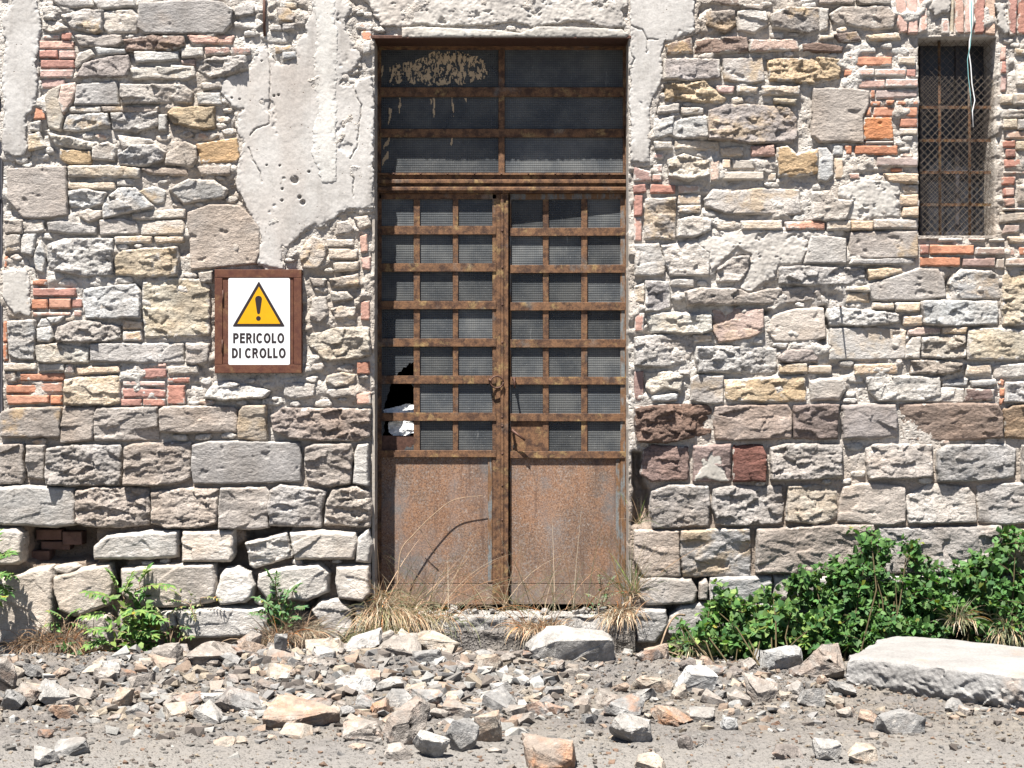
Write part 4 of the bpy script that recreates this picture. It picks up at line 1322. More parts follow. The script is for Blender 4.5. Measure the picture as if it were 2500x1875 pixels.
# ring pull, pull hook, lever handle
cx, cy, cz = P(1213, 931, .155); m = MB()
m.tube([(cx+.037*math.cos(a), cy+.006*math.cos(a), cz-.004+.034*math.sin(a)) for a in [2*math.pi*k/18 for k in range(19)]], .0048, 6)
m.tube([(cx-.040, .19, cz+.012), (cx-.042, .16, cz+.010), (cx-.040, .148, cz+.004)], [.010,.009,.006], 6); m.lump((cx-.036, .150, cz+.004), .009, 3)
m.build('ring_pull', M['iron'], lf, smooth=True)
cx, cy, cz = P(1255, 925, .17); m = MB()
m.tube([(cx, .20, cz), (cx, .165, cz), (cx+.002, .150, cz-.01), (cx+.003, .150, cz-.035), (cx+.004, .160, cz-.05)], [.006,.006,.0065,.006,.005], 6); m.lump((cx, .19, cz), .012, 5)
m.build('pull_hook', M['iron'], rf, smooth=True)
a = P(1252, 1052, .18); b = P(1282, 1075, .17); m = MB()
m.tube([(a[0], .21, a[2]), (a[0], .165, a[2]), (b[0], .155, b[2])], [.008,.008,.007], 8); m.lump((a[0], .185, a[2]), .012, 9, (1,.5,1))
m.build('lever_handle', M['iron'], rf, smooth=True)
MB().pxbox(1252, 1087, 1256, 1095, BY+.001, BY+.012).map(swing).build('keyhole', M['dark'], rf)

for o_ in (door, bpy.data.objects['white_board'], bpy.data.objects['paper_sheet']): o_.location.y += .04

# ---------------------------------------------------------------- barred window on the right
win = empty('barred_window', P(2338, 576, .15), 'narrow barred window covered with rusty diamond wire mesh', 'window'); win['kind'] = 'thing'
m = MB()
for q in ((2246,96,2254,575),(2425,96,2432,575),(2254,96,2425,104),(2254,566,2425,575),(2333,104,2343,566),(2254,255,2425,262),(2254,335,2425,341),(2254,415,2425,422)):
    m.pxbox(*q, .255, .295, .002)
m.build('window_frame', M['frame'], win)
for (ua, ub) in ((2254,2333),(2343,2425)):
    for (va, vb) in ((104,255),(262,335),(341,415),(422,566)):
        MB().pxbox(ua-1, va-1, ub+1, vb+1, .276, .280).build('pane', M['darkglass'], win)
for u in (2292.5, 2365):
    a = P(u, 92, .12); b = P(u, 577, .12)
    MB().tube([(a[0], .12, a[2]), (a[0]+.004, .118, (a[2]+b[2])/2), (b[0]+.006, .12, b[2])], .0085, 8).build('upright_bar', M['rust'], win, smooth=True)
for vv in (262, 343, 421, 500):
    a = P(2242, vv, .13); b = P(2434, vv, .13)
    MB().box(a[0], b[0], .128, .136, a[2]-.008, a[2]+.008).build('cross_bar', M['rust'], win)
def wire_net(name, u0, v0, u1, v1, y, pitch, r, seed):
    rr = random.Random(seed); m = MB()
    a = P(u0, v1, y); b = P(u1, v0, y); W = b[0]-a[0]; H = b[2]-a[2]; sl = 1.05
    for sgn in (1, -1):
        t = -H/sl if sgn > 0 else 0
        t0 = -H/sl; 
        k = 0
        c = t0
        while c < W + H/sl:
            pts = []
            # line x = c + s*(z)/sl
            z0, z1 = 0, H
            xs = (c, c+H/sl) if sgn > 0 else (c+H/sl, c)
            # clip to the opening
            def clip(xa, za, xb, zb):
                t_lo, t_hi = 0, 1; dx = xb-xa
                if abs(dx) < 1e-9: return None
                ta, tb = (0-xa)/dx, (W-xa)/dx
                if ta > tb: ta, tb = tb, ta
                t_lo, t_hi = max(0, ta), min(1, tb)
                return (t_lo, t_hi) if t_hi-t_lo > .01 else None
            cl = clip(xs[0], 0, xs[1], H)
            if cl:
                n = max(2, int((cl[1]-cl[0])*H/.05))
                for q in range(n+1):
                    tt = cl[0]+(cl[1]-cl[0])*q/n
                    pts.append((a[0]+xs[0]+(xs[1]-xs[0])*tt, y+.003*(1 if (q+k) % 2 else -1)+.008*math.sin(tt*7+c*5), a[2]+H*tt+rr.uniform(-.001, .001)))
                m.tube(pts, r, 4, False)
            c += pitch; k += 1
    return m.build(name, M['wire'], win, smooth=True)
wire_net('wire_mesh', 2243, 186, 2433, 574, .055, .040, .0011, 3)
wire_net('wire_mesh', 2243, 94, 2433, 574, .085, .043, .0010, 4)
# light sill stones and rubble at the foot of the opening
MB().pxbox(2240, 575, 2436, 582, -.008, .29).build('sill', M['mortar'], win)

# edge of another opening at the far left
lw = empty('dark_window', P(-10, 1000, .2), 'edge of a dark glazed opening beside the plaster pilaster', 'window'); lw['kind'] = 'thing'
m = MB(); m.pxbox(-380, 75, 6, 90, .12, .2); m.pxbox(2, 90, 6, 1005, .14, .2)
for vv in (185, 235, 295, 480): m.pxbox(-380, vv, 2, vv+6, .13, .2)
m.build('window_frame', M['frame'], lw)
for (va, vb) in ((90,185),(191,235),(241,295),(301,480),(486,1005)): MB().pxbox(-380, va-1, 3, vb+1, .165, .170).build('pane', M['darkglass'], lw)

# ---------------------------------------------------------------- rusty cabinet with the warning sign
cab = empty('metal_cabinet', P(630, 911, -.03), 'rusty brown metal wall cabinet carrying the warning sign', 'cabinet')
m = MB()
for q in ((524,658,736,678),(524,890,736,911),(524,678,543,890),(717,678,736,890)): m.pxbox(*q, -.052, .05, .0025)
m.build('cabinet_frame', M['rust2'], cab)
MB().pxbox(543.5, 678.5, 716.5, 889.5, -.046, .02, .002).build('cabinet_door', M['rust2'], cab)
for (u, va, vb) in ((544, 708, 742), (542.5, 829, 859)):
    a = P(u, va, -.055); b = P(u, vb, -.055); MB().tube([(a[0], -.053, a[2]), (b[0], -.053, b[2])], .0045, 8).build('hinge', M['iron'], cab, smooth=True)
SY = -.050
sg = empty('warning_sign', P(632, 890, SY), 'white danger sign with yellow triangle and black Italian words', 'sign')
def rrect(u0, v0, u1, v1, r, y, n=6):
    pts = []
    for (cu, cv, a0) in ((u1-r, v1-r, 0), (u0+r, v1-r, 90), (u0+r, v0+r, 180), (u1-r, v0+r, 270)):
        for k in range(n+1):
            a = R(a0+90*k/n); q = P(cu+r*math.cos(a), cv+r*math.sin(a), y); pts.append((q[0], q[2]))
    return pts
TS = 3.318; tx = lambda x, y: (450+x/TS, 450+y/TS)
MB().prism(rrect(557.6, 679, 707.8, 890.6, 4, SY)[::-1], SY-.0015, SY+.003).build('panel', M['white'], sg)
def rtri(pts, r, y):
    out = []; n = len(pts)
    for i_ in range(n):
        p = Vector(pts[i_]); a = (Vector(pts[i_-1])-p).normalized(); b = (Vector(pts[(i_+1) % n])-p).normalized()
        for k in range(5):
            t = k/4; q = p + a*r*(1-t)**2 + b*r*t**2
            w = P(q.x, q.y, y); out.append((w[0], w[2]))
    return out
MB().prism(rtri([tx(604,784), tx(390,1152), tx(816,1152)], 4, SY)[::-1], SY-.0026, SY-.001).build('triangle_border', M['black'], sg)
MB().prism(rtri([tx(605,828), tx(430,1130), tx(778,1130)], .5, SY)[::-1], SY-.0036, SY-.002).build('triangle', M['yellow'], sg)
ex = [tx(602+28*math.cos(a), 930-27*math.sin(a)) for a in [math.pi*k/8 for k in range(9)]] + [tx(590,1040), tx(596,1050), tx(608,1050), tx(614,1040)]
MB().prism([(P(u, v, SY)[0], P(u, v, SY)[2]) for u, v in ex], SY-.0044, SY-.003).build('exclamation_mark', M['black'], sg)
dt = [tx(601+19*math.cos(a), 1086-19*math.sin(a)) for a in [2*math.pi*k/16 for k in range(16)]]
MB().prism([(P(u, v, SY)[0], P(u, v, SY)[2]) for u, v in dt], SY-.0044, SY-.003).build('exclamation_dot', M['black'], sg)
def glyph(ch):
    """outline pieces (convex-ish quads) of a plain bold capital, in a box width w x 1"""
    t = .215; Q = []; w = .62
    def bar(x0, z0, x1, z1): Q.append([(x0,z0),(x1,z0),(x1,z1),(x0,z1)])
    def arc(cx, cz, rx, rz, a0, a1, n=14, th=t):
        for k in range(n):
            p = []
            for a_, f in ((a0+(a1-a0)*k/n, 0), (a0+(a1-a0)*(k+1)/n, 0), (a0+(a1-a0)*(k+1)/n, 1), (a0+(a1-a0)*k/n, 1)):
                a_ = R(a_); ax_, az_ = (rx, rz) if f == 0 else (rx-th, rz-th)
                p.append((cx+ax_*math.cos(a_), cz+az_*math.sin(a_)))
            Q.append(p[::-1])
    if ch == 'I': w = t; bar(0,0,t,1)
    elif ch == 'L': w = .50; bar(0,0,t,1); bar(t,0,w,t)
    elif ch == 'E': w = .56; bar(0,0,t,1); bar(t,0,w,t); bar(t,1-t,w,1); bar(t,.44,w*.93,.44+t*.93)
    elif ch in 'PR':
        w = .62 if ch == 'P' else .66
        bar(0,0,t,1); bar(t,1-t,.34,1); bar(t,.40,.34,.40+t*.95); arc(.33,.70,.28,.30,-90,90)
        if ch == 'R': Q.append([(.30,.42),(.47,.0),(.66,.0),(.47,.44)])
    elif ch == 'D': w = .66; bar(0,0,t,1); bar(t,0,.28,t); bar(t,1-t,.28,1); arc(.26,.5,.40,.5,-90,90)
    elif ch == 'O': w = .76; arc(.38,.5,.38,.51,0,360,28)
    elif ch == 'C': w = .70; arc(.38,.5,.38,.51,42,318,24)
    return w, Q
def lettering(text, x0, x1, ytop, ybot):
    V = []; F = []; cx = 0
    for ch in text:
        if ch == ' ': cx += .30; continue
        w, Q = glyph(ch)
        for q in Q:
            b = len(V); V += [(cx+p[0], p[1]) for p in q]; F.append(tuple(b+i_ for i_ in range(len(q))))
        cx += w+.115
    tot = cx-.115; V = np.array(V)
    a = P(*tx(x0, ybot), SY); b = P(*tx(x1, ytop), SY)
    X = a[0]+V[:,0]/tot*(b[0]-a[0]); Z = a[2]+V[:,1]*(b[2]-a[2])
    mk('lettering', np.stack([X, np.full(len(X), SY-.0024), Z], 1), F, M['black'], sg, smooth=False)
lettering('PERICOLO', 396, 810, 1205, 1287); lettering('DI CROLLO', 386, 822, 1326, 1408)

# cable hanging over the barred window, iron rod in the wall top
m = MB(); xs = [(2367,-20),(2369,60),(2371,80),(2367,100),(2366,130),(2370,160),(2373,205),(2380,245),(2374,272),(2376,310)]
m.tube([P(u, v, -.03) for u, v in xs], .0030, 6)
cb = empty('hanging_cable', P(2369, 313, -.03), 'thin white and teal cable hanging in front of the barred window', 'cable')
m.build('white_strand', M['cable'], cb, smooth=True)
xs = [(2371,-20),(2372,70),(2369,110),(2362,145),(2364,185),(2369,230),(2372,272)]
MB().tube([P(u, v, -.034) for u, v in xs], .0024, 6).build('teal_strand', M['teal'], cb, smooth=True)
MB().tube([P(2375,-20,-.03),P(2375,60,-.03),P(2371,85,-.03)], .0022, 6).build('white_strand', M['cable'], cb, smooth=True)
o = MB().tube([P(2052,748,.03), P(2052,748,-.06), P(2053,749,-.135)], [.006,.006,.004], 6).build('iron_spike', M['iron'], smooth=True)
tag(o, 'thin iron spike sticking out of the right wall and casting a long shadow', 'spike')
o = MB().tube([P(645,-20,-.022), P(645,40,-.026), P(646,88,-.016)], .008, 8).build('iron_rod', M['iron'], smooth=True)
tag(o, 'rusty upright iron rod set in the wall top left of the plaster', 'rod')
# ---------------------------------------------------------------- ground
def gbase(x, y):
    x = np.asarray(x, float); y = np.asarray(y, float)
    mound = .07*np.exp(-((y+.85)/.5)**2)*(1-sstep(.6, 1.7, x)) + .03*np.exp(-((y+.8)/.5)**2) + .08*np.exp(-((y+1.15)/.45)**2-((x+.9)/1.05)**2)
    ditch = -.07*np.exp(-((y+.12)/.16)**2)*(1-sstep(-1.0, -.6, x))
    lump = .022*fbm(x*2.1, y*2.4, 3, 201)*np.exp(-((y+1.1)/1.4)**2)
    return mound + ditch + lump
def gfull(x, y):
    near = sstep(-5.5, -3.0, y)
    amp = .46+.54*np.exp(-((np.asarray(y)+.8)/.85)**2)
    return gbase(x, y) + (.032*fbm(x*6, y*6, 4, 210)+.030*fbm(x*22, y*22, 4, 211, .66))*amp*(.4+.6*near)

def axis(fine0, fine1, step, far, grow=1.35):
    a = list(np.arange(fine0, fine1+step/2, step)); d = step
    lo = []; x = fine0
    while x > -far: d *= grow; x -= d; lo.append(x)
    hi = []; x = a[-1]; d = step
    while x < far: d *= grow; x += d; hi.append(x)
    return np.array(lo[::-1]+a+hi)
ax = axis(-3.3, 3.3, .0105, 400); ay = axis(-4.0, .04, .0105, 400)
ay = ay[ay < .5]
X, Y = np.meshgrid(ax, ay); Z = gfull(X, Y)
far = np.maximum(np.abs(X)-3.3, np.maximum(-Y-4.0, 0)); Z = Z*(1-sstep(0, 3, far))
nx, ny = len(ax), len(ay); idx = np.arange(nx*ny).reshape(ny, nx)
q = np.stack([idx[:-1,:-1], idx[:-1,1:], idx[1:,1:], idx[1:,:-1]], -1).reshape(-1, 4)
g = mk('ground', np.stack([X, Y, Z], -1).reshape(-1, 3), q, M['soil'], origin=(0, 0, 0)); tag(g, kind='structure')

def ground_at(u, v):
    """where the sight line through a photo pixel meets the ground"""
    sl = (v-937.5)*S/D; y = -1.0
    for _ in range(30):
        x = (u-1250)*S*(D+y)/D
        y = (ZC-float(gbase(x, y)))/sl - D
    x = (u-1250)*S*(D+y)/D
    return x, y, float(gbase(x, y))

# ---------------------------------------------------------------- broken stones
def rock_mesh(seed, npts=12, sub=2, rough=.035, sq=.45, tall=None):
    rr = np.random.default_rng(seed)
    p = np.array([(i_, j_, k_) for i_ in (-1, 1) for j_ in (-1, 1) for k_ in (-1, 1)], float)
    p = p*rr.uniform(.30, 1.0, p.shape)                      # a block with its corners knocked off
    q_ = rr.normal(size=(npts-4, 3)); q_ /= np.linalg.norm(q_, axis=1)[:, None]; p = np.concatenate([p, q_*rr.uniform(.72, 1.0, (npts-4, 1))])
    bm = bmesh.new()
    for v in p: bm.verts.new(v)
    def hull():
        bmesh.ops.convex_hull(bm, input=bm.verts)
        for g_ in list(bm.verts):
            if not g_.link_faces: bm.verts.remove(g_)
    hull()
    for _ in range(4):                                       # split off along flat breaks
        nn = rr.normal(size=3); nn[2] *= .8; nn /= np.linalg.norm(nn)
        bmesh.ops.bisect_plane(bm, geom=list(bm.verts)+list(bm.edges)+list(bm.faces), plane_co=tuple(nn*rr.uniform(.45, .7)), plane_no=tuple(nn), clear_outer=True)
        hull()
    bmesh.ops.dissolve_limit(bm, angle_limit=R(3), verts=bm.verts, edges=bm.edges)
    bm.normal_update()
    bmesh.ops.bevel(bm, geom=list(bm.edges), offset=.02, segments=1, affect='EDGES', profile=.6)
    bmesh.ops.triangulate(bm, faces=bm.faces)
    if sub: bmesh.ops.subdivide_edges(bm, edges=bm.edges, cuts=sub, use_grid_fill=True)
    V = np.array([v.co[:] for v in bm.verts]); bm.normal_update(); Nn = np.array([v.normal[:] for v in bm.verts])
    a = fbm(V[:,0]*3.0+V[:,1]*1.9+seed, V[:,2]*3.0-V[:,1]*1.5, 4, seed, .65)
    V = V + Nn*(a*rough*2.2)[:, None]
    for v, c in zip(bm.verts, V): v.co = c
    V = np.array([v.co[:] for v in bm.verts])
    lo, hi = V.min(0), V.max(0)
    for v in bm.verts: v.co = [(v.co[i_]-(lo[i_]+hi[i_])/2)/(hi[i_]-lo[i_]) for i_ in range(3)]   # unit box
    me = bpy.data.meshes.new('rock'); bm.to_mesh(me); bm.free()
    me.polygons.foreach_set('use_smooth', np.ones(len(me.polygons), bool))
    try: me.set_sharp_from_angle(angle=R(24))
    except Exception: pass
    me.materials.append(M['rock']); return me

KR = .47
def rcol(rgb): c = srgb(*rgb); return (c[0]*KR, c[1]*KR, c[2]*KR, 1)
RC = dict(l=(226,221,214), c=(230,216,198), g=(194,191,187), w=(208,197,186), p=(226,200,178), d=(172,161,153), W=(240,238,234))
def put_rock(px, code, label, seed, tilt=(0, 0, 0), depth=.7, stain=0.0, name='broken_stone', group='large broken stones in the rubble', sink=.32, npts=12):
    u0, v0, u1, v1 = px
    x, y, z = ground_at((u0+u1)/2, v1-2)
    k = S*(D+y)/D; w = (u1-u0)*k; hv = (v1-v0)*k
    dp = min(w*depth, hv*2.6); h = max(hv-dp*.13, hv*.55)
    me = rock_mesh(seed, npts, 3, .05)
    o = bpy.data.objects.new(name, me); link(o)
    tw = R(tilt[1])
    # tilt about the view axis grows the outline: shrink to keep the size seen
    c, s_ = abs(math.cos(tw)), abs(math.sin(tw)); 
    W2 = w*(1-.12*s_); H2 = h*(1-.45*s_)
    o.scale = (W2*1.04, dp, H2*(1+sink)); o.rotation_euler = (R(tilt[0] or 10+(seed*7) % 19), tw, R(tilt[2]))
    o.location = (x, y+dp*.45, z+h/2-h*sink*.5)
    o.color = rcol(RC[code]); o['stain'] = float(stain)
    tag(o, label, 'stone', group); return o

BIG = [
 ((1285,1566,1503,1660),'l','largest pale flat-topped boulder lying in front of the doorstep',62,(20,2,0),.6,0),
 ((1278,1788,1423,1884),'p','orange and white stained stone at the bottom edge in the middle',2,(6,0,12),.8,.7),
 ((926,1690,1075,1822),'w','big slab-shaped stone leaning in the rubble left of the middle',3,(0,-38,10),.5,.15),
 ((1083,1749,1168,1838),'g','rough grey block wedged beside the cream wedge-shaped stone',4,(0,10,20),.8,0),
 ((1156,1731,1226,1814),'c','cream wedge-shaped stone standing upright in the rubble',5,(0,-6,0),.6,.25),
 ((1005,1774,1090,1852),'l','pale grey triangular stone leaning under the big slab-shaped stone',6,(0,24,0),.6,0),
 ((985,1592,1120,1660),'c','white-topped stone in front of the dry grass left of the doorstep',7,(0,8,0),.8,.2),
 ((900,1594,968,1650),'w','upright pale stone just below the dry grass clump',8,(0,-10,0),.7,.1),
 ((921,1626,1034,1676),'w','flat grey-brown stone below the dry grass clump',9,(0,6,0),.8,0),
 ((954,1664,1044,1714),'c','cream broken block above the big slab-shaped stone',10,(0,-18,0),.8,.3),
 ((1075,1694,1132,1720),'c','small flat cream stone perched over a dark gap in the rubble',11,(0,2,0),.9,.3),
 ((1488,1741,1600,1818),'l','pale stone half buried right of the orange-stained stone',12,(0,14,0),.7,0),
 ((940,1809,1010,1855),'w','brown-grey stone at the foot of the big slab-shaped stone',13,(0,20,0),.8,0),
 ((1263,1707,1293,1743),'W','small white lump in the loose soil below the largest boulder',14,(0,0,0),.9,0),
 ((1310,1674,1334,1699),'l','small pale chip directly under the largest boulder',15,(0,10,0),.9,0),
 ((1371,1672,1394,1702),'c','small tan chip under the right half of the largest boulder',16,(0,30,0),.9,.2),
 ((1402,1702,1446,1736),'w','grey-brown lump right of the small tan chip',17,(0,-20,0),.9,.1),
 ((1455,1688,1520,1726),'w','brown-grey stone below the right end of the largest boulder',18,(0,12,0),.9,.1),
 ((1861,1567,1966,1645),'W','rounded bright white boulder left of the long stone slab',19,(0,6,0),.8,0),
 ((1955,1569,2068,1660),'w','tan angular boulder touching the left end of the long slab',20,(0,12,0),.8,.15),
 ((1655,1620,1749,1696),'W','white speckled boulder in front of the green shrub',21,(0,16,0),.8,0),
 ((1817,1653,1903,1718),'w','grey-brown angular block below the bright white boulder',22,(0,8,8),.8,.1),
 ((1950,1671,2026,1730),'g','dark grey stone below the tan angular boulder',23,(0,-14,0),.8,0),
 ((1590,1720,1698,1772),'p','flat orange-tan stone in the rubble right of the middle',24,(0,14,0),.8,.7),
 ((1686,1723,1749,1763),'l','light grey flat stone right of the orange-tan stone',25,(0,-6,0),.9,0),
 ((1552,1623,1623,1660),'d','dark brown underside-up stone beside the bent twig',26,(0,-12,0),.6,.4),
 ((1634,1670,1683,1709),'c','small cream block below the white speckled boulder',27,(0,-18,0),.9,.2),
 ((1552,1842,1632,1884),'c','cream white stone at the bottom edge right of the middle',28,(0,0,0),.9,.2),
 ((1655,1792,1695,1835),'d','dark grey-brown stone standing alone in the gravel',29,(0,10,0),.8,0),
 ((1885,1819,1966,1858),'d','brown stone with a pale rim lying in the track edge',30,(0,12,0),.8,.3),
 ((1760,1744,1803,1787),'W','small bright white stone in the gravel right of the middle',31,(0,20,0),.8,0),
 ((2143,1726,2267,1796),'g','broad grey angular stone in front of the long slab',32,(0,-6,0),.7,0),
 ((2070,1819,2147,1864),'c','cream stone in the track below the broad grey stone',33,(0,4,0),.9,.3),
 ((1988,1804,2057,1859),'l','pale half-buried stone left of the cream stone in the track',34,(0,8,0),.9,0),
 ((640,1715,825,1782),'p','long tan flat stone in the rubble below the middle of the left wall',35,(0,2,0),.7,.35),
 ((522,1678,640,1742),'g','long grey block with a dark front edge among the left rubble',36,(0,16,0),.6,.1),
 ((455,1618,575,1680),'w','broad tan-grey slab piece in the left rubble under the green plant roots',37,(0,-6,0),.8,.1),
 ((375,1604,450,1680),'w','tall grey-tan block leaning right of the light green plant',38,(0,-32,0),.6,0),
 ((392,1714,470,1762),'c','tan block with a dark underside at the left of the rubble',39,(0,-12,0),.8,.2),
 ((272,1670,320,1733),'c','pointed cream stone standing left in the rubble',40,(0,12,0),.7,.3),
 ((302,1715,360,1752),'g','grey stone with a dark shadow next to the pointed cream stone',41,(0,-14,0),.8,0),
 ((248,1634,296,1690),'l','pale upright stone right under the light green plant',42,(0,-8,0),.7,0),
 ((24,1668,106,1728),'w','pale brown block at the far left below the roots',43,(0,4,0),.8,.2),
 ((-2,1680,54,1736),'g','grey stone at the left edge of the picture',44,(0,22,0),.8,0),
 ((-30,1590,38,1690),'w','brown leaning stone against the wall at the left edge',45,(0,-14,0),.7,.2),
 ((122,1798,214,1846),'g','grey flat stone sunk in the dirt at lower left',46,(0,-14,0),.9,0),
 ((66,1830,134,1874),'l','pale stone sunk in the dirt near the lower left corner',47,(0,12,0),.9,0),
 ((518,1802,572,1826),'c','small cream stone lying on the dirt at lower left',48,(0,0,0),.9,.2),
 ((455,1592,518,1628),'c','pale tan stone on top of the left rubble under the wall',49,(0,-6,0),.8,.2),
 ((582,1576,650,1640),'w','curved tan stone under the dry roots of the mint-like plant',50,(0,-30,0),.7,.3),
 ((740,1630,835,1668),'c','cream broad stone top right of the left rubble',51,(0,-2,0),.8,.2),
 ((790,1664,915,1714),'W','white ridged stone in the middle of the left rubble',52,(0,-12,0),.7,.15),
 ((835,1620,935,1668),'l','grey-white slab piece left below the dry grass',53,(0,-14,0),.8,0),
 ((835,1752,930,1812),'w','brown-tan stone with a shadowed front left of the leaning slab-shaped stone',54,(0,-16,0),.7,.3),
 ((668,1606,700,1675),'g','thin grey splinter standing upright in the left rubble',55,(0,4,0),.6,0),
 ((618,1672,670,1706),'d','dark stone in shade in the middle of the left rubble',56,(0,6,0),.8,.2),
 ((672,1772,760,1806),'c','low cream stone at the lower edge of the left rubble',57,(0,4,0),.9,.2),
 ((900,1706,952,1750),'p','bright orange brick-like lump left of the leaning slab-shaped stone',58,(0,-8,0),.8,.9),
]
for px, code, lab, seed, tilt, dp, st in BIG: put_rock(px, code, lab, 300+seed, tilt, dp, st)

# smaller loose stones: countable, but alike
LIB = [rock_mesh(900+k, 10, 2, .05) for k in range(16)]
rs = random.Random(12)
cnt = 0; tries = 0; LOOSE = []
placed = [((p[0][0]+p[0][2])/2, p[0][3]-8, (p[0][2]-p[0][0])/2) for p in BIG]
while cnt < 270 and tries < 60000:
    tries += 1
    u = rs.uniform(-40, 2540); v = rs.gauss(1694, 58)
    if not 1596 < v < 1872: continue
    dens = 1.0 if 250 < u < 1350 else (.35 if u < 2050 else .15)
    if v > 1770: dens *= .35
    if rs.random() > dens: continue
    if u > 2060 and v < 1735: continue
    if 1293 < u < 1493 and v < 1662: continue
    s = 11+34*rs.random()**1.8
    if v > 1780: s *= .7
    if any(abs(u-a) < b*.7 and abs(v-c) < 20 for a, c, b in placed[:len(BIG)]): continue
    if any(abs(u-a) < (b+s)*.42 and abs(v-c) < (b+s)*.3 for a, c, b in placed[len(BIG):]): continue
    placed.append((u, v, s))
    x, y, z = ground_at(u, v); w = 2*s*S*(D+y)/D
    o = bpy.data.objects.new('loose_stone', LIB[cnt % 16]); link(o)
    o.scale = (w, w*rs.uniform(.6, .95), w*rs.uniform(.42, .75)); o.rotation_euler = (rs.uniform(.0, .7), rs.uniform(-.4, .4), rs.uniform(-.7, .7)+rs.choice([0, 3.14]))
    o.location = (x, y+.01, float(gfull(x, y+.01))+o.scale[2]*rs.uniform(.10, .34))
    code = rs.choice('llccggwwwpd'); o.color = rcol(RC[code]); o['stain'] = rs.choice([0, 0, .2, .5]) + 0.0
    LOOSE.append((o, u, v, s, code))
    cnt += 1
print('loose', cnt)
# each loose stone is named by its colour and by the landmark stone it lies nearest to
CW = dict(l='pale', c='cream', g='grey', w='tan', p='orange', d='brown', W='white')
CUT = (' lying ',' at ',' in ',' wedged ',' standing ',' leaning ',' just ',' below ',' above ',' perched ',' half ',' directly ',' under ',' left ',' right ',' touching ',' beside ',' with ',' among ',' sunk ',' on ',' next ')
def short(l):
    c = min([l.find(k) for k in CUT if k in l] or [len(l)]); return l[:c]
allshort = [short(b[2]) for b in BIG]
marks = [(b, short(b[2])) for b in BIG if allshort.count(short(b[2])) == 1 and b[0][2]-b[0][0] > 60]
ORD = ['nearest', 'second nearest', 'third nearest', 'fourth nearest', 'fifth nearest', 'sixth nearest', 'seventh nearest', 'eighth nearest', 'ninth nearest', 'tenth nearest']
buck = {}
for o, u, v, s, code in LOOSE:
    best = min(marks, key=lambda m_: math.hypot((m_[0][0][0]+m_[0][0][2])/2-u, (m_[0][0][3]-14-v)*1.6)); px = best[0][0]
    du, dv = u-(px[0]+px[2])/2, v-(px[3]-14)
    side = ('left of' if du < 0 else 'right of') if abs(du) > abs(dv)*1.6 else ('behind' if dv < 0 else 'in front of')
    buck.setdefault((CW[code], side, best[1]), []).append((math.hypot(du, dv*1.6), o))
for (cw, side, nm), lst in buck.items():
    lst.sort(key=lambda q: q[0])
    for k, (_, o) in enumerate(lst):
        od = '' if len(lst) == 1 else (', ' + (ORD[k] if k < 10 else 'farthest'))
        tag(o, f'small {cw} loose stone {side} the {nm}{od}', 'stone', 'small loose stones before the wall')

# gravel and crumbs: nobody could count them
def chip(r):
    """a small sharp splinter of stone"""
    bm = bmesh.new(); p = np.array([(i_, j_, k_) for i_ in (-1, 1) for j_ in (-1, 1) for k_ in (-1, 1)], float)*r.uniform(.25, 1.0, (8, 3))
    for v in p: bm.verts.new(v)
    bmesh.ops.convex_hull(bm, input=bm.verts)
    for g_ in list(bm.verts):
        if not g_.link_faces: bm.verts.remove(g_)
    bmesh.ops.triangulate(bm, faces=bm.faces); bm.verts.ensure_lookup_table(); bm.verts.index_update()
    out = (np.array([v.co[:] for v in bm.verts]), np.array([[v.index for v in f.verts] for f in bm.faces])); bm.free(); return out
def gravel(n, seed):
    r = np.random.default_rng(seed)
    base = []
    for k in range(8):
        base.append(chip(r))
    Vs = []; Fs = []; Ts = []; off = 0
    x = r.uniform(-3.25, 3.25, n*3); y = -np.abs(r.normal(0, 1, n*3))*1.15-.02; y = np.where(r.random(n*3) < .5, r.uniform(-3.9, -.05, n*3), y)
    keep = (y > -3.95) & (r.random(n*3) < np.where(y < -2.4, .8, 1)); x = x[keep][:n]; y = y[keep][:n]
    # a few gather in drifts
    z = gfull(x, y)
    rad = .0026+.0085*r.random(len(x))**3.0+.012*(r.random(len(x)) < .05)*r.random(len(x))
    pal_ = np.array([srgb(*c)[:3] for c in ((226,221,213),(234,215,190),(180,176,172),(200,186,172),(160,148,138),(205,170,145),(178,172,165),(170,165,158))])*.26
    for i_ in range(len(x)):
        V, F = base[i_ % 8]; a = r.uniform(0, 6.28); c, s_ = math.cos(a), math.sin(a)
        sc = rad[i_]*np.array([1.4, 1.1, .8])
        W = V*sc; W = np.stack([W[:,0]*c-W[:,1]*s_, W[:,0]*s_+W[:,1]*c, W[:,2]], 1) + [x[i_], y[i_], z[i_]+rad[i_]*.18]
        Vs.append(W); Fs.append(F+off); off += len(V)
        col = pal_[r.integers(0, 8)]*r.uniform(.75, 1.1); Ts.append(np.tile(np.append(col, 1), (len(V), 1)))
    n_ = N('gravel'); cc = n_.attr('tint', 'GEOMETRY', 'Color'); n_.fin(n_.scalecol(cc, n_.ramp(n_.noise(150, 3), .3, .7, .8, 1.15)), .95)
    o = mk('gravel', np.concatenate(Vs), np.concatenate(Fs), n_.m, tint=np.concatenate(Ts), smooth=False)
    tag(o, 'fine grey gravel and crumbs of stone strewn over the soil', 'gravel', kind='stuff')
gravel(26000, 5)
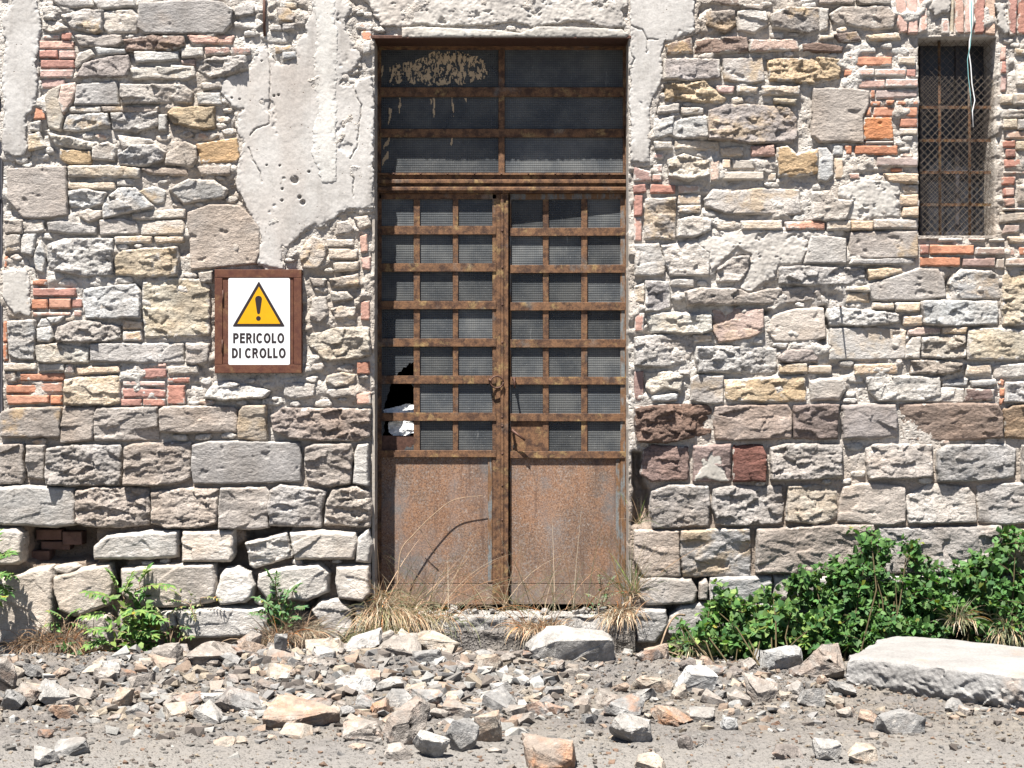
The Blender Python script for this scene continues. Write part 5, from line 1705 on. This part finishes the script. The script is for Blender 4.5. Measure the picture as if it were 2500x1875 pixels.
def crumbs(n, seed):
    r = np.random.default_rng(seed); base = []
    for k in range(10):
        base.append(chip(r))
    Vs = []; Fs = []; Ts = []; off = 0; k = 0
    pal_ = np.array([srgb(*c)[:3] for c in ((232,228,220),(238,220,196),(196,192,188),(206,192,178),(176,164,154),(216,190,168),(190,184,177),(240,238,232))])*.36
    while k < n:
        u = r.uniform(-60, 2560); v = r.normal(1690, 62)
        if not 1590 < v < 1880: continue
        if u > 2060 and v < 1735: continue
        dens = (1.0 if 250 < u < 1350 else .4 if u < 2050 else .2)*(1 if v < 1765 else .3)
        sl = (v-937.5)*S/D; y = ZC/sl-D; x = (u-1250)*S*(D+y)/D
        if r.random() > dens*(.45+.9*float(sstep(-.3, .3, fbm(np.array([x*2.2]), np.array([y*2.2]), 3, 77))[0])): continue
        V, F = base[k % 10]; rad = .006+(.032 if 250 < u < 1400 else .022)*r.random()**2.4
        a, b = r.uniform(0, 6.28), r.uniform(-.6, .6); c, s_ = math.cos(a), math.sin(a); cb_, sb = math.cos(b), math.sin(b)
        W = V*rad*np.array([1.5, 1.1, r.uniform(.5, 1.0)]); W = np.stack([W[:,0]*cb_-W[:,2]*sb, W[:,1], W[:,0]*sb+W[:,2]*cb_], 1)
        W = np.stack([W[:,0]*c-W[:,1]*s_, W[:,0]*s_+W[:,1]*c, W[:,2]], 1) + [x, y, float(gfull(x, y))+rad*.2]
        Vs.append(W); Fs.append(F+off); off += len(V); k += 1
        Ts.append(np.tile(np.append(pal_[r.integers(0, 8)]*r.uniform(.7, 1.1), 1), (len(V), 1)))
    o = mk('rubble_crumbs', np.concatenate(Vs), np.concatenate(Fs), bpy.data.materials['gravel'], tint=np.concatenate(Ts), smooth=False)
    tag(o, 'small angular chips of stone filling the rubble strip', 'rubble', kind='stuff')
crumbs(2900, 8)

# ---------------------------------------------------------------- long stone slab, doorstep
def mat_slab():
    n = N('slab_stone')
    c = n.mix(n.ramp(n.noise(3, 5, .6), .35, .7), srgb(196,193,189,.55), srgb(172,168,164,.55))
    c = n.mix(n.ramp(n.noise(2.3, 4, .6, n.mapv((1,1,1),None,(6,2,1))), .57, .7, 0, .5), c, srgb(196,160,128,.6))
    c = n.scalecol(c, n.ramp(n.noise(80, 4, .7), .3, .7, .84, 1.12))
    return n.fin(c, .92, n.bump(n.math('ADD', n.noise(40, 6, .68), n.math('MULTIPLY', n.noise(9, 4), .6)), .010, .9))
M['slab'] = mat_slab()
A = Vector((1.678, -1.09)); B = Vector((2.046, -.30)); dirv = Vector((.757, -.653)); Ls = 2.3
ns, nd, nh = 300, 80, 26
tops = np.linspace(0, 1, ns); dep = np.linspace(0, 1, nd); hh = np.linspace(0, 1, nh)
def slab_pt(s, t): return A.x+(B.x-A.x)*t+dirv.x*Ls*s, A.y+(B.y-A.y)*t+dirv.y*Ls*s
V = []; F = []
Sg, Tg = np.meshgrid(tops, dep)
end = .05*fbm(Tg*4, Sg*0+3, 3, 400)*(1-sstep(0, .05, Sg)); end2 = .05*fbm(Sg*9, Tg*0+1, 3, 401)*sstep(.8, 1, Tg)
X = A.x+(B.x-A.x)*Tg+dirv.x*Ls*Sg; Y = A.y+(B.y-A.y)*Tg+dirv.y*Ls*Sg
X = X+dirv.x*end; Y = Y+dirv.y*end+end2
Zt = .165+.008*fbm(X*4, Y*4, 3, 402)+.003*fbm(X*20, Y*20, 3, 403)-.012*np.exp(-(Tg/.02)**2)*(1+fbm(Sg*30, Tg*0, 2, 404))-.03*(1-sstep(0, .04, Sg))*(1+fbm(Tg*6, Sg*0, 2, 405))*.5
top = np.stack([X, Y, Zt], -1)
f0 = np.arange(ns*nd).reshape(nd, ns)
Fq = [np.stack([f0[:-1,:-1], f0[:-1,1:], f0[1:,1:], f0[1:,:-1]], -1).reshape(-1, 4)]
nrm = Vector((-.653, -.757))
def side(edge, outx, outy, seed, flip):
    n0 = len(edge); Hh, K = np.meshgrid(hh, np.arange(n0), indexing='ij')
    sarr = np.cumsum(np.r_[0, np.hypot(np.diff(edge[:,0]), np.diff(edge[:,1]))])
    E = edge[K]; s2 = sarr[K]; zz = E[...,2]*(1-Hh)+(-.03)*Hh
    fac = np.sin(np.clip(Hh*1.0, 0, 1)*math.pi*.5)**.4
    n1 = fbm(s2*9, zz*13, 4, seed, .55); rr = np.random.default_rng(seed); terr = np.zeros_like(s2); bd = np.full(s2.shape, 1e9)
    ws = s2+.02*fbm(s2*16, zz*16, 3, seed+5); wz = zz+.015*fbm(s2*16+3, zz*18, 3, seed+6)
    for _ in range(150):
        a_, b_ = rr.uniform(0, sarr[-1]), rr.uniform(-.02, .18); dd = ((ws-a_)*.7)**2+((wz-b_)*1.2)**2; m_ = dd < bd
        bd = np.where(m_, dd, bd); terr = np.where(m_, rr.normal(0, .12)+rr.normal(0, 3.0)*(s2-a_)+rr.normal(0, 4.0)*(zz-b_), terr)
    o = fac*(.012+.034*terr+.012*n1+.012*fbm(s2*40, zz*50, 3, seed+3)) - .035*sstep(.55, 1, Hh)
    return np.stack([E[...,0]+outx*o, E[...,1]+outy*o, zz], -1), flip
Vall = [top.reshape(-1, 3)]; off = ns*nd
for edge, ox_, oy_, sd_, fl in ((top[0], nrm.x*-0+(-.653)*0+(-dirv.y*-1)*0-.0, -1, 410, 0), (top[:,0], -1, .0, 420, 1), (top[-1], .5, 1, 430, 1)):
    if sd_ == 410: ox_, oy_ = dirv.y, -dirv.x
    W, flip = side(edge, ox_, oy_, sd_, fl); n0 = len(edge)
    g0 = off+np.arange(nh*n0).reshape(nh, n0)
    qd = np.stack([g0[:-1,:-1], g0[1:,:-1], g0[1:,1:], g0[:-1,1:]], -1).reshape(-1, 4)
    Fq.append(qd if not flip else qd[:, ::-1]); Vall.append(W.reshape(-1, 3)); off += nh*n0
o = mk('stone_slab', np.concatenate(Vall), np.concatenate(Fq), M['slab'], smooth=True)
tag(o, 'long thick whitish stone slab lying on the ground at the right', 'slab')
try: o.data.set_sharp_from_angle(angle=R(55))
except Exception: pass

# doorstep: crumbling threshold slab over an earthy riser
def step_block(name, u0, u1, y0, y1, z0, z1, seed, mat, label, rough=.02, color=None):
    x0, x1 = P(u0, 0)[0], P(u1, 0)[0]; nx = int((x1-x0)/.012); npf = int(((y1-y0)+(z1-z0))/.010)+2
    t = np.linspace(0, (y1-y0)+(z1-z0), npf); xs = np.linspace(x0, x1, nx); T, Xx = np.meshgrid(t, xs, indexing='ij')
    up = T < (z1-z0); Yy = np.where(up, y0, y0+(T-(z1-z0))); Zz = np.where(up, z0+T, z1)
    n1 = fbm(Xx*6, T*9, 4, seed, .6); n2 = fbm(Xx*24, T*28, 3, seed+1, .6)
    Yy = Yy - np.where(up, rough*(n1*1.6+n2*.5), 0)*np.sin(np.clip(T/(z1-z0), 0, 1)*math.pi*.5) + .03*np.maximum(fbm(Xx*4, Xx*0, 3, seed+5), 0)*np.exp(-((T-(z1-z0))/.03)**2)
    Zz = Zz + np.where(up, 0, rough*(.7*n1+.45*n2))
    gi = np.arange(npf*nx).reshape(npf, nx)
    q = np.stack([gi[:-1,:-1], gi[:-1,1:], gi[1:,1:], gi[1:,:-1]], -1).reshape(-1, 4)
    o = mk(name, np.stack([Xx, Yy, Zz], -1).reshape(-1, 3), q, mat, color=color)
    if label: tag(o, label, 'step')
    return o
step_block('doorstep_riser', 905, 1548, -.085, .12, -.06, .150, 510, M['soil'], 'earthy lower riser below the crumbling doorstep', .016)
step_block('doorstep', 912, 1540, -.055, .20, .135, .225, 500, M['rock'], 'crumbling whitish doorstep in front of the rusty door', .026, rcol(RC['l']))
rs2 = random.Random(77)
for k, u in enumerate((1104, 1140, 1158, 1202, 1330, 1405, 1420, 1432, 1470, 1490)):
    x = P(u, 0)[0]; w = rs2.uniform(.04, .09)
    o = bpy.data.objects.new('mortar_lump', LIB[(k*3) % 16]); link(o); o.scale = (w, w*.8, w*.6); o.rotation_euler = (0, rs2.uniform(-.3, .3), rs2.uniform(0, 6))
    o.location = (x, rs2.uniform(-.01, .07), .235+w*.14); o.color = rcol(RC['l']); o['stain'] = 0.0
    tag(o, f"{['leftmost','second','third','fourth','fifth','sixth','seventh','eighth','ninth','rightmost'][k]} crumbled pale lump on the doorstep{'' if k in (0, 9) else ' counted from the left'}", 'lump', 'lumps on the doorstep')

# ---------------------------------------------------------------- plants
class Foliage:
    def __init__(self, seed): self.v = []; self.f = []; self.t = []; self.r = np.random.default_rng(seed)
    def leaf(self, p, d, n, L, W, col, shape='ovate'):
        d = d/np.linalg.norm(d); n = n - d*(n@d); n = n/(np.linalg.norm(n)+1e-9); s = np.cross(d, n); b = len(self.v)
        if shape == 'ovate': prof = ((0, .03), (.28, .5), (.58, .42), (1.0, .0))
        elif shape == 'lobed': prof = ((0, .05), (.18, .55), (.40, .34), (.55, .46), (1.0, .0))
        else: prof = ((0, .05), (.3, .5), (.65, .4), (1, 0))
        r = self.r; bend = r.uniform(.05, .28); fold = r.uniform(.1, .35)
        for t, w in prof:
            c = p + d*L*t - n*L*bend*t*t
            self.v += [tuple(c + s*w*W + n*w*W*fold), tuple(c), tuple(c - s*w*W + n*w*W*fold)]
            self.t += [col]*3
        for k in range(len(prof)-1):
            a = b+3*k; self.f += [(a, a+1, a+4, a+3), (a+1, a+2, a+5, a+4)]
    def blade(self, pts, w, col):
        b = len(self.v); n = len(pts)
        for i_, p in enumerate(pts):
            ww = w*(1-i_/(n-1))**.7+.0002; d = pts[min(i_+1, n-1)]-pts[max(i_-1, 0)]
            s = np.cross(d, [0.2, 1, .1]); s = s/(np.linalg.norm(s)+1e-9)*ww
            self.v += [tuple(p+s), tuple(p-s)]; self.t += [col]*2
        for i_ in range(n-1): a = b+2*i_; self.f.append((a, a+1, a+3, a+2))
    def build(self, name, mat, parent, stuff=True):
        F = np.array(self.f); o = mk(name, self.v, F, mat, parent, tint=np.array(self.t)); 
        if stuff: o['kind'] = 'stuff'
        return o
def gcol(r, base, var=.25):
    k = r.uniform(1-var*1.3, 1+var); y_ = r.uniform(-.12, .22)
    if r.random() < .03: y_ = .9
    return (base[0]*k*(1+y_), base[1]*k, base[2]*k*(1-y_*.5), 1)
GREEN = srgb(92,134,70,.8); DGREEN = srgb(74,112,62,.74); LGREEN = srgb(130,162,88,.8); PGREEN = srgb(112,150,104,.7); STRAW = srgb(218,200,172,.85); OLIVE = srgb(158,160,122,.8)

def shrub(label, blobs, nleaf, seed, base_uv, cols, group, L=(.034, .062)):
    """leafy shoots filling blobs (u, v, ru, rv, y0, y1) in front of the wall"""
    r = np.random.default_rng(seed); bx_, by_, bz_ = ground_at(*base_uv)
    root = empty('leafy_shrub', (bx_, min(by_, -.12), bz_), label, 'shrub', group)
    fo = Foliage(seed); st = MB(); tot = sum(b[2]*b[3] for b in blobs)
    for (u, v, ru, rv, y0, y1) in blobs:
        n = int(nleaf*ru*rv/tot); nsh = max(3, n//26)
        shoots = []
        for _ in range(nsh):
            a = r.uniform(0, 6.28); q = r.random()**.5; y = r.uniform(y0, y1)
            c = np.array(P(u+ru*q*math.cos(a), v+rv*q*math.sin(a), y)); shoots.append(c)
            dirn = r.normal(0, 1, 3)*[1, .7, .6]+[0, -.2, .8]; dirn /= np.linalg.norm(dirn)
            ln = r.uniform(.10, .24); p0 = c-dirn*ln*.6; pts = [p0+dirn*ln*t+np.array([0, 0, -.05*t*t*ln*4]) for t in np.linspace(0, 1, 6)]
            st.tube([tuple(p) for p in pts], [.0022, .002, .0018, .0016, .0013, .0008], 4, False)
            for k in range(r.integers(16, 30)):
                t = r.random(); i_ = min(4, int(t*5)); p = pts[i_]+(pts[i_+1]-pts[i_])*(t*5-i_)
                d = r.normal(0, 1, 3)+dirn*.5+[0, -.35, -.1]; d /= np.linalg.norm(d)
                nn = np.array([r.normal(-.1, .45), r.normal(-.45, .4), r.uniform(.4, 1.1)])
                Lf = r.uniform(*L)*(1-.35*t)
                fo.leaf(p+d*.012, d, nn, Lf, Lf*r.uniform(.62, .85), gcol(r, cols[r.integers(0, len(cols))]), 'lobed' if r.random() < .6 else 'ovate')
        # stems from the foot to the blob
        for _ in range(max(2, nsh//24)):
            e = shoots[r.integers(0, len(shoots))]; b0 = np.array([bx_+(e[0]-bx_)*.55+r.normal(0, .08), min(by_, -.08)-r.uniform(0, .1), bz_])
            m1 = b0+(e-b0)*.5+r.normal(0, .04, 3); st.tube([tuple(b0), tuple(m1), tuple(e)], [.005, .004, .002], 5, False)
    fo.build('foliage', M['leaf'], root); st.build('stem', M['stemmat'], root, smooth=True)
    return root
SG = 'green shrubs along the wall foot'
shrub('low spreading green shrub at the left end of the shrubs', [(1770,1465,40,55,-.3,-.08),(1800,1540,95,60,-.45,-.08),(1690,1575,60,32,-.45,-.1),(1880,1560,80,55,-.45,-.1),(1850,1480,70,40,-.3,-.06),(1665,1545,30,25,-.3,-.1),(1930,1520,70,60,-.42,-.08),(1900,1600,90,24,-.5,-.2)], 3000, 31, (1800,1622), [GREEN, DGREEN, LGREEN], SG, (.036,.068))
shrub('tall green shrub climbing highest against the lower wall', [(2120,1335,45,45,-.2,-.05),(2085,1400,65,45,-.25,-.05),(2060,1465,95,50,-.3,-.05),(2080,1540,120,55,-.4,-.06),(1985,1420,55,40,-.22,-.05),(2225,1345,26,38,-.18,-.05),(2180,1450,60,45,-.25,-.05),(2000,1560,70,45,-.45,-.1),(2170,1530,80,45,-.4,-.08)], 4300, 32, (2080,1615), [GREEN, DGREEN, GREEN], SG)
shrub('wide dense green shrub behind the long stone slab', [(2300,1430,75,60,-.25,-.05),(2390,1370,45,40,-.2,-.05),(2310,1500,120,60,-.3,-.06),(2230,1530,70,50,-.3,-.06),(2440,1420,70,70,-.3,-.05),(2470,1330,40,40,-.2,-.05),(2460,1510,80,60,-.4,-.05),(2560,1430,80,120,-.3,-.05),(2260,1470,60,45,-.25,-.05),(2400,1470,80,60,-.3,-.05)], 6400, 33, (2350,1612), [GREEN, DGREEN, GREEN], SG)

def frond(fo, st, p0, d0, ln, nl, r, cols, Lf, droop=.5):
    pts = []; p = np.array(p0, float); d = np.array(d0, float)
    for k in range(8):
        pts.append(p.copy()); p = p+d*ln/7; d = d+np.array([0, 0, -droop/7]); d /= np.linalg.norm(d)
    st.tube([tuple(q) for q in pts], [.0025*(1-k/9)+.0006 for k in range(8)], 4, False)
    for k in range(nl):
        t = .2+.8*k/(nl-1); i_ = min(6, int(t*7)); q = pts[i_]+(pts[min(i_+1, 7)]-pts[i_])*(t*7-i_); ax_ = pts[min(i_+1, 7)]-pts[i_]; ax_ /= np.linalg.norm(ax_)
        side_ = np.cross(ax_, [0, -.3, 1]); side_ /= np.linalg.norm(side_)
        for s in (1, -1):
            dd = side_*s+ax_*.6+r.normal(0, .12, 3); L_ = Lf*(1-.35*abs(t-.55))*r.uniform(.8, 1.1)
            fo.leaf(q, dd, np.array([r.normal(0, .25), -.35, 1.0]), L_, L_*.36, gcol(r, cols[r.integers(0, len(cols))], .18), 'ovate')
    fo.leaf(pts[-1], pts[-1]-pts[-2], np.array([0, -.3, 1.0]), Lf*.9, Lf*.34, gcol(r, cols[0], .15))

def leafy_plant(name, label, base, fronds, seed, cols, Lf, nl, extra=0, cat='plant', group=None):
    r = np.random.default_rng(seed); root = empty(name, base, label, cat, group); fo = Foliage(seed); st = MB()
    for (u, v, y, ln, du, dz) in fronds:
        p = np.array(P(u, v, y)); d = np.array([du, -.35, dz]); d /= np.linalg.norm(d)
        b0 = np.array(base)+r.normal(0, .02, 3)*[1, 1, 0]
        st.tube([tuple(b0), tuple((b0+p)/2+r.normal(0, .01, 3)), tuple(p)], [.004, .0032, .0025], 5, False)
        frond(fo, st, p, d, ln, nl, r, cols, Lf)
    for _ in range(extra):
        b0 = np.array(base); f = fronds[r.integers(0, len(fronds))]; p = b0+(np.array(P(f[0], f[1], f[2]))-b0)*r.uniform(.25, 1)+r.normal(0, .03, 3)
        d = r.normal(0, 1, 3)+[0, -.5, .1]; L_ = Lf*r.uniform(.7, 1.15)
        fo.leaf(p, d, np.array([r.normal(0, .4), -.5, .9]), L_, L_*r.uniform(.4, .6), gcol(r, cols[r.integers(0, len(cols))], .25))
    fo.build('foliage', M['leaf'], root); st.build('stem', M['twig'], root, smooth=True); return root
gx, gy, gz0 = ground_at(290, 1640)
leafy_plant('feathery_plant', 'bright green feathery-leaved plant at the foot of the left wall', (gx, -.16, gz0),
   [(285,1470,-.14,.17,-.7,.5),(300,1455,-.12,.16,.3,.8),(330,1440,-.10,.22,.9,.35),(290,1440,-.1,.12,-.3,1),(320,1490,-.14,.16,.9,.1),(270,1500,-.16,.14,-1,.2),(300,1510,-.2,.16,.4,.3),(320,1540,-.2,.14,.9,.1),(285,1540,-.22,.14,-.6,.2),(350,1520,-.16,.12,1,.4),(270,1560,-.24,.13,-.8,0),(330,1580,-.22,.13,.8,-.2),(250,1590,-.24,.12,-.5,-.2),(310,1600,-.26,.14,.4,-.3),(340,1425,-.08,.12,.4,.9)],
   41, [LGREEN, LGREEN, GREEN], .060, 8, 260)
gx, gy, gz0 = ground_at(160, 1640)
leafy_plant('small_green_plant', 'small bright green sprig in the joint left of the feathery plant', P(160, 1545, -.06),
   [(155,1510,-.07,.09,-.5,.5),(165,1505,-.07,.08,.6,.6),(170,1520,-.08,.10,1,0),(150,1520,-.08,.08,-1,.1)], 42, [LGREEN, GREEN], .038, 5, 14)
leafy_plant('low_weed', 'dark green broad-leaved weed in the shade of the dry roots', (P(180,0)[0], -.22, float(gbase(P(180,0)[0], -.22))),
   [(185,1590,-.22,.08,-.5,.4),(215,1585,-.24,.08,.4,.5),(170,1625,-.26,.08,-.8,0),(205,1630,-.28,.08,.5,-.2),(225,1600,-.25,.08,.9,.1),(195,1650,-.3,.07,0,-.3)], 43, [DGREEN, GREEN], .06, 4, 60)
leafy_plant('small_green_plant', 'small weed with drooping leaves right of the feathery plant', P(408, 1600, -.10),
   [(400,1510,-.08,.10,-.4,.8),(412,1500,-.08,.10,.7,.6),(405,1545,-.1,.09,-.8,.2),(425,1530,-.09,.08,.9,.2),(400,1575,-.12,.10,-.5,.1),(440,1560,-.1,.08,.6,.3)], 44, [GREEN, OLIVE], .036, 5, 40)
leafy_plant('trailing_weed', 'thin olive weed trailing from the wall joint above the small weed', P(470, 1480, -.05),
   [(450,1470,-.07,.10,-.8,.3),(490,1460,-.07,.12,1,.2),(465,1480,-.08,.08,.3,-.5),(440,1455,-.06,.06,-.5,.6)], 45, [OLIVE, OLIVE, LGREEN], .024, 6, 30)
leafy_plant('mint_like_plant', 'upright grey-green mint-like plant rooted low in the left wall', P(690, 1530, -.10),
   [(672,1440,-.1,.10,.1,1),(670,1430,-.1,.09,-.3,1),(700,1450,-.1,.09,.7,.8),(715,1445,-.1,.06,.5,.8),(660,1480,-.12,.10,-.6,.6),(655,1500,-.13,.09,-.8,.3),(690,1480,-.14,.11,.2,.7),(710,1490,-.13,.09,.7,.4),(680,1500,-.15,.10,-.2,.5),(700,1510,-.15,.08,.5,.2),(675,1455,-.12,.1,0,1)],
   46, [PGREEN, GREEN, PGREEN], .040, 7, 190)
leafy_plant('pale_weed', 'small pale grey-green weed by the right side of the doorstep', P(1470, 1500, .02),
   [(1468,1440,.03,.09,-.1,1),(1475,1445,.03,.10,.4,1),(1460,1465,.02,.08,-.7,.6),(1482,1460,.02,.09,.8,.6),(1470,1475,.0,.07,.1,.6),(1490,1430,.04,.06,.3,1)], 47, [PGREEN, srgb(160,175,150,.6)], .024, 6, 40)
leafy_plant('edge_plant', 'green plant growing at the left picture edge against the wall', (P(-35,0)[0]-.06, -.28, 0),
   [(-6,1365,-.16,.10,.6,.5),(-14,1345,-.15,.12,.2,.9),(-10,1400,-.18,.11,.9,.1),(-22,1330,-.15,.12,-.4,.9),(-5,1425,-.18,.09,.7,-.2),(-20,1380,-.2,.16,.6,.5),(-40,1360,-.2,.16,-.2,.9),(-30,1420,-.22,.16,.4,.3),(-60,1400,-.22,.18,-.5,.6),(-45,1450,-.24,.16,.5,.1)], 48, [GREEN, LGREEN], .062, 6, 90)

def grass(label, tufts, seed, cols, name='dry_grass_clump', h=(.12, .30), w=.0028, group='dry grass by the doorstep'):
    r = np.random.default_rng(seed); c0 = tufts[0]; root = empty(name, P(c0[0], c0[1], c0[3]), label, 'grass', group); fo = Foliage(seed)
    for (u, v, spread, y, n, leanx, droop) in tufts:
        for _ in range(n):
            p = np.array(P(u+r.normal(0, spread), v+r.normal(0, spread*.12), y+r.normal(0, .025))); L_ = r.uniform(*h)
            d = np.array([r.normal(leanx, .45), r.normal(-.35, .3), r.uniform(.5, 1.2)]); d /= np.linalg.norm(d); pts = [p]
            dr = droop*r.uniform(.4, 1.5)
            for k in range(6):
                d = d+np.array([0, -.02, -dr/5]); d /= np.linalg.norm(d); pts.append(pts[-1]+d*L_/6)
            fo.blade(pts, w*r.uniform(.6, 1.3), gcol(r, cols[r.integers(0, len(cols))], .25))
    fo.build('blades', M['grass'], root); return root
STRAW2 = srgb(196,168,136,.8)
grass('large clump of dry straw-coloured grass at the left of the doorstep', [(926,1505,16,-.06,260,.1,2.4),(950,1500,26,-.04,240,.35,2.2),(1000,1510,34,-.05,120,.6,2.0),(1060,1512,40,-.04,60,.4,1.9),(942,1470,14,.02,70,.2,1.4)], 61, [STRAW, STRAW, OLIVE, STRAW2], h=(.10, .27))
grass('hanging green-yellow grass below the large dry clump', [(912,1558,12,-.12,240,-.05,1.9),(940,1560,18,-.12,190,.1,1.9),(1000,1565,30,-.1,90,.3,1.8)], 62, [OLIVE, STRAW, OLIVE], h=(.10, .24))
grass('tuft of dry tan grass in front of the middle of the doorstep', [(1320,1540,16,-.10,130,.0,1.8),(1350,1548,18,-.10,110,.3,1.7),(1285,1535,16,-.09,60,-.4,1.6)], 63, [STRAW, STRAW2], h=(.08, .2))
grass('dry tan grass tuft at the right end of the doorstep', [(1528,1498,14,-.03,130,-.1,1.9),(1508,1508,16,-.05,110,-.3,1.9),(1540,1455,6,.03,40,-.1,.9)], 64, [STRAW, STRAW2, STRAW], h=(.07, .2))
grass('thin dry stalks standing in front of the lower door panels', [(960,1500,20,.05,26,.15,.5),(1040,1500,50,.05,44,.2,.7),(1150,1500,40,.06,22,.1,.7),(1240,1490,18,.06,22,.05,.6),(1310,1495,40,.05,30,-.2,.9),(1420,1495,50,.05,30,.1,.8),(1535,1470,8,.03,26,-.1,.4)], 65, [STRAW, OLIVE, STRAW2], h=(.25, .62), w=.0016)
grass('dry brown stems tangled under the mint-like plant', [(700,1560,24,-.14,260,.3,1.2),(740,1545,22,-.12,150,.6,1.2),(660,1580,20,-.16,110,-.4,1.0)], 66, [srgb(166,150,132,.8), STRAW], h=(.08, .22), group='dry stems at the left wall foot')
grass('tangle of dry roots and stems at the far left wall foot', [(100,1585,34,-.16,320,.2,1.6),(150,1575,30,-.15,300,.5,1.7),(190,1600,30,-.18,200,.3,1.6),(120,1640,40,-.22,150,.1,1.4)], 67, [srgb(170,154,136,.8), STRAW2, srgb(146,130,114,.8)], h=(.08, .24), group='dry stems at the left wall foot')
grass('dry grass tuft among the leaves at the left end of the shrubs', [(1680,1590,10,-.36,170,.1,1.4)], 68, [STRAW, OLIVE], h=(.08, .16), group='dry tufts in the shrubs')
grass('dry grass tuft hanging over the back of the long slab', [(2460,1545,16,-.3,260,.0,1.6),(2340,1520,12,-.28,120,.0,1.5)], 69, [STRAW, OLIVE, OLIVE], h=(.10, .2), group='dry tufts in the shrubs')
grass('thin green grass blades beside the dark gap right of the door', [(1548,1450,5,.02,60,.0,.4),(1556,1280,4,.05,16,.1,.9)], 70, [OLIVE, LGREEN, STRAW], h=(.12, .3), w=.0018, group='dry grass by the doorstep')
# sprinkle of little green weeds in the soil
leafy_plant('low_weed', 'tiny bright green weed in the soil right of the largest boulder', (*ground_at(1525, 1603)[:2], ground_at(1525, 1603)[2]),
   [(1515,1600,-.1,.04,-.8,.3),(1530,1598,-.1,.04,.8,.3),(1522,1602,-.12,.04,.1,.3)], 71, [LGREEN], .016, 4, 20)

def twig(label, pts, r0, name='dry_twig', group='dry twigs in the rubble'):
    P3 = [Vector(P(u, v, y)) for u, v, y in pts]; out = []
    for i_ in range(len(P3)-1):      # Catmull-Rom
        p0, p1, p2, p3 = P3[max(i_-1, 0)], P3[i_], P3[i_+1], P3[min(i_+2, len(P3)-1)]
        for k in range(5):
            t = k/5; out.append(.5*((2*p1)+(p2-p0)*t+(2*p0-5*p1+4*p2-p3)*t*t+(3*p1-p0-3*p2+p3)*t**3))
    out.append(P3[-1]); n = len(out)
    o = MB().tube([tuple(q) for q in out], [r0*(1-.6*k/n) for k in range(n)], 6).build(name, M['twig'], smooth=True); tag(o, label, 'twig', group)
twig('long bent grey twig curving out of the wall foot right of the doorstep', [(1672,1502,-.08),(1650,1503,-.14),(1630,1530,-.22),(1615,1570,-.32),(1602,1605,-.42),(1605,1625,-.52),(1630,1642,-.62),(1665,1640,-.66)], .006)
twig('pale forked twig lying below the long bent twig', [(1600,1600,-.38),(1625,1590,-.36),(1680,1605,-.38),(1750,1602,-.42)], .005)
twig('thin twig standing in the middle of the left rubble', [(605,1755,-.95),(603,1725,-.98),(608,1695,-1.0),(640,1715,-1.04),(672,1738,-1.1)], .005)
twig('curved dry branch arching over the soil hollow at the left wall foot', [(120,1590,-.2),(150,1572,-.24),(180,1585,-.28),(190,1620,-.34),(195,1690,-.5)], .008)
twig('forked dry branch under the mint-like plant', [(650,1600,-.24),(655,1570,-.2),(668,1540,-.16)], .008)
twig('thin upright dry stick in front of the leaning slab-shaped stone', [(1055,1850,-1.75),(1060,1800,-1.72),(1045,1765,-1.62),(1035,1735,-1.55)], .004)
twig('thin arching dry stalk in front of the lower left door panel', [(965,1500,.06),(972,1400,.10),(980,1342,.13),(1010,1305,.15),(1060,1255,.165),(1110,1220,.175),(1180,1210,.18)], .0045, group='dry stalks by the door')
twig('short straight side stalk leaning on the lower left door panel', [(1062,1352,.195),(1022,1286,.16)], .003, group='dry stalks by the door')
twig('thick weathered stick leaning in the left rubble', [(468,1712,-.9),(490,1690,-.88),(522,1676,-.86)], .010)
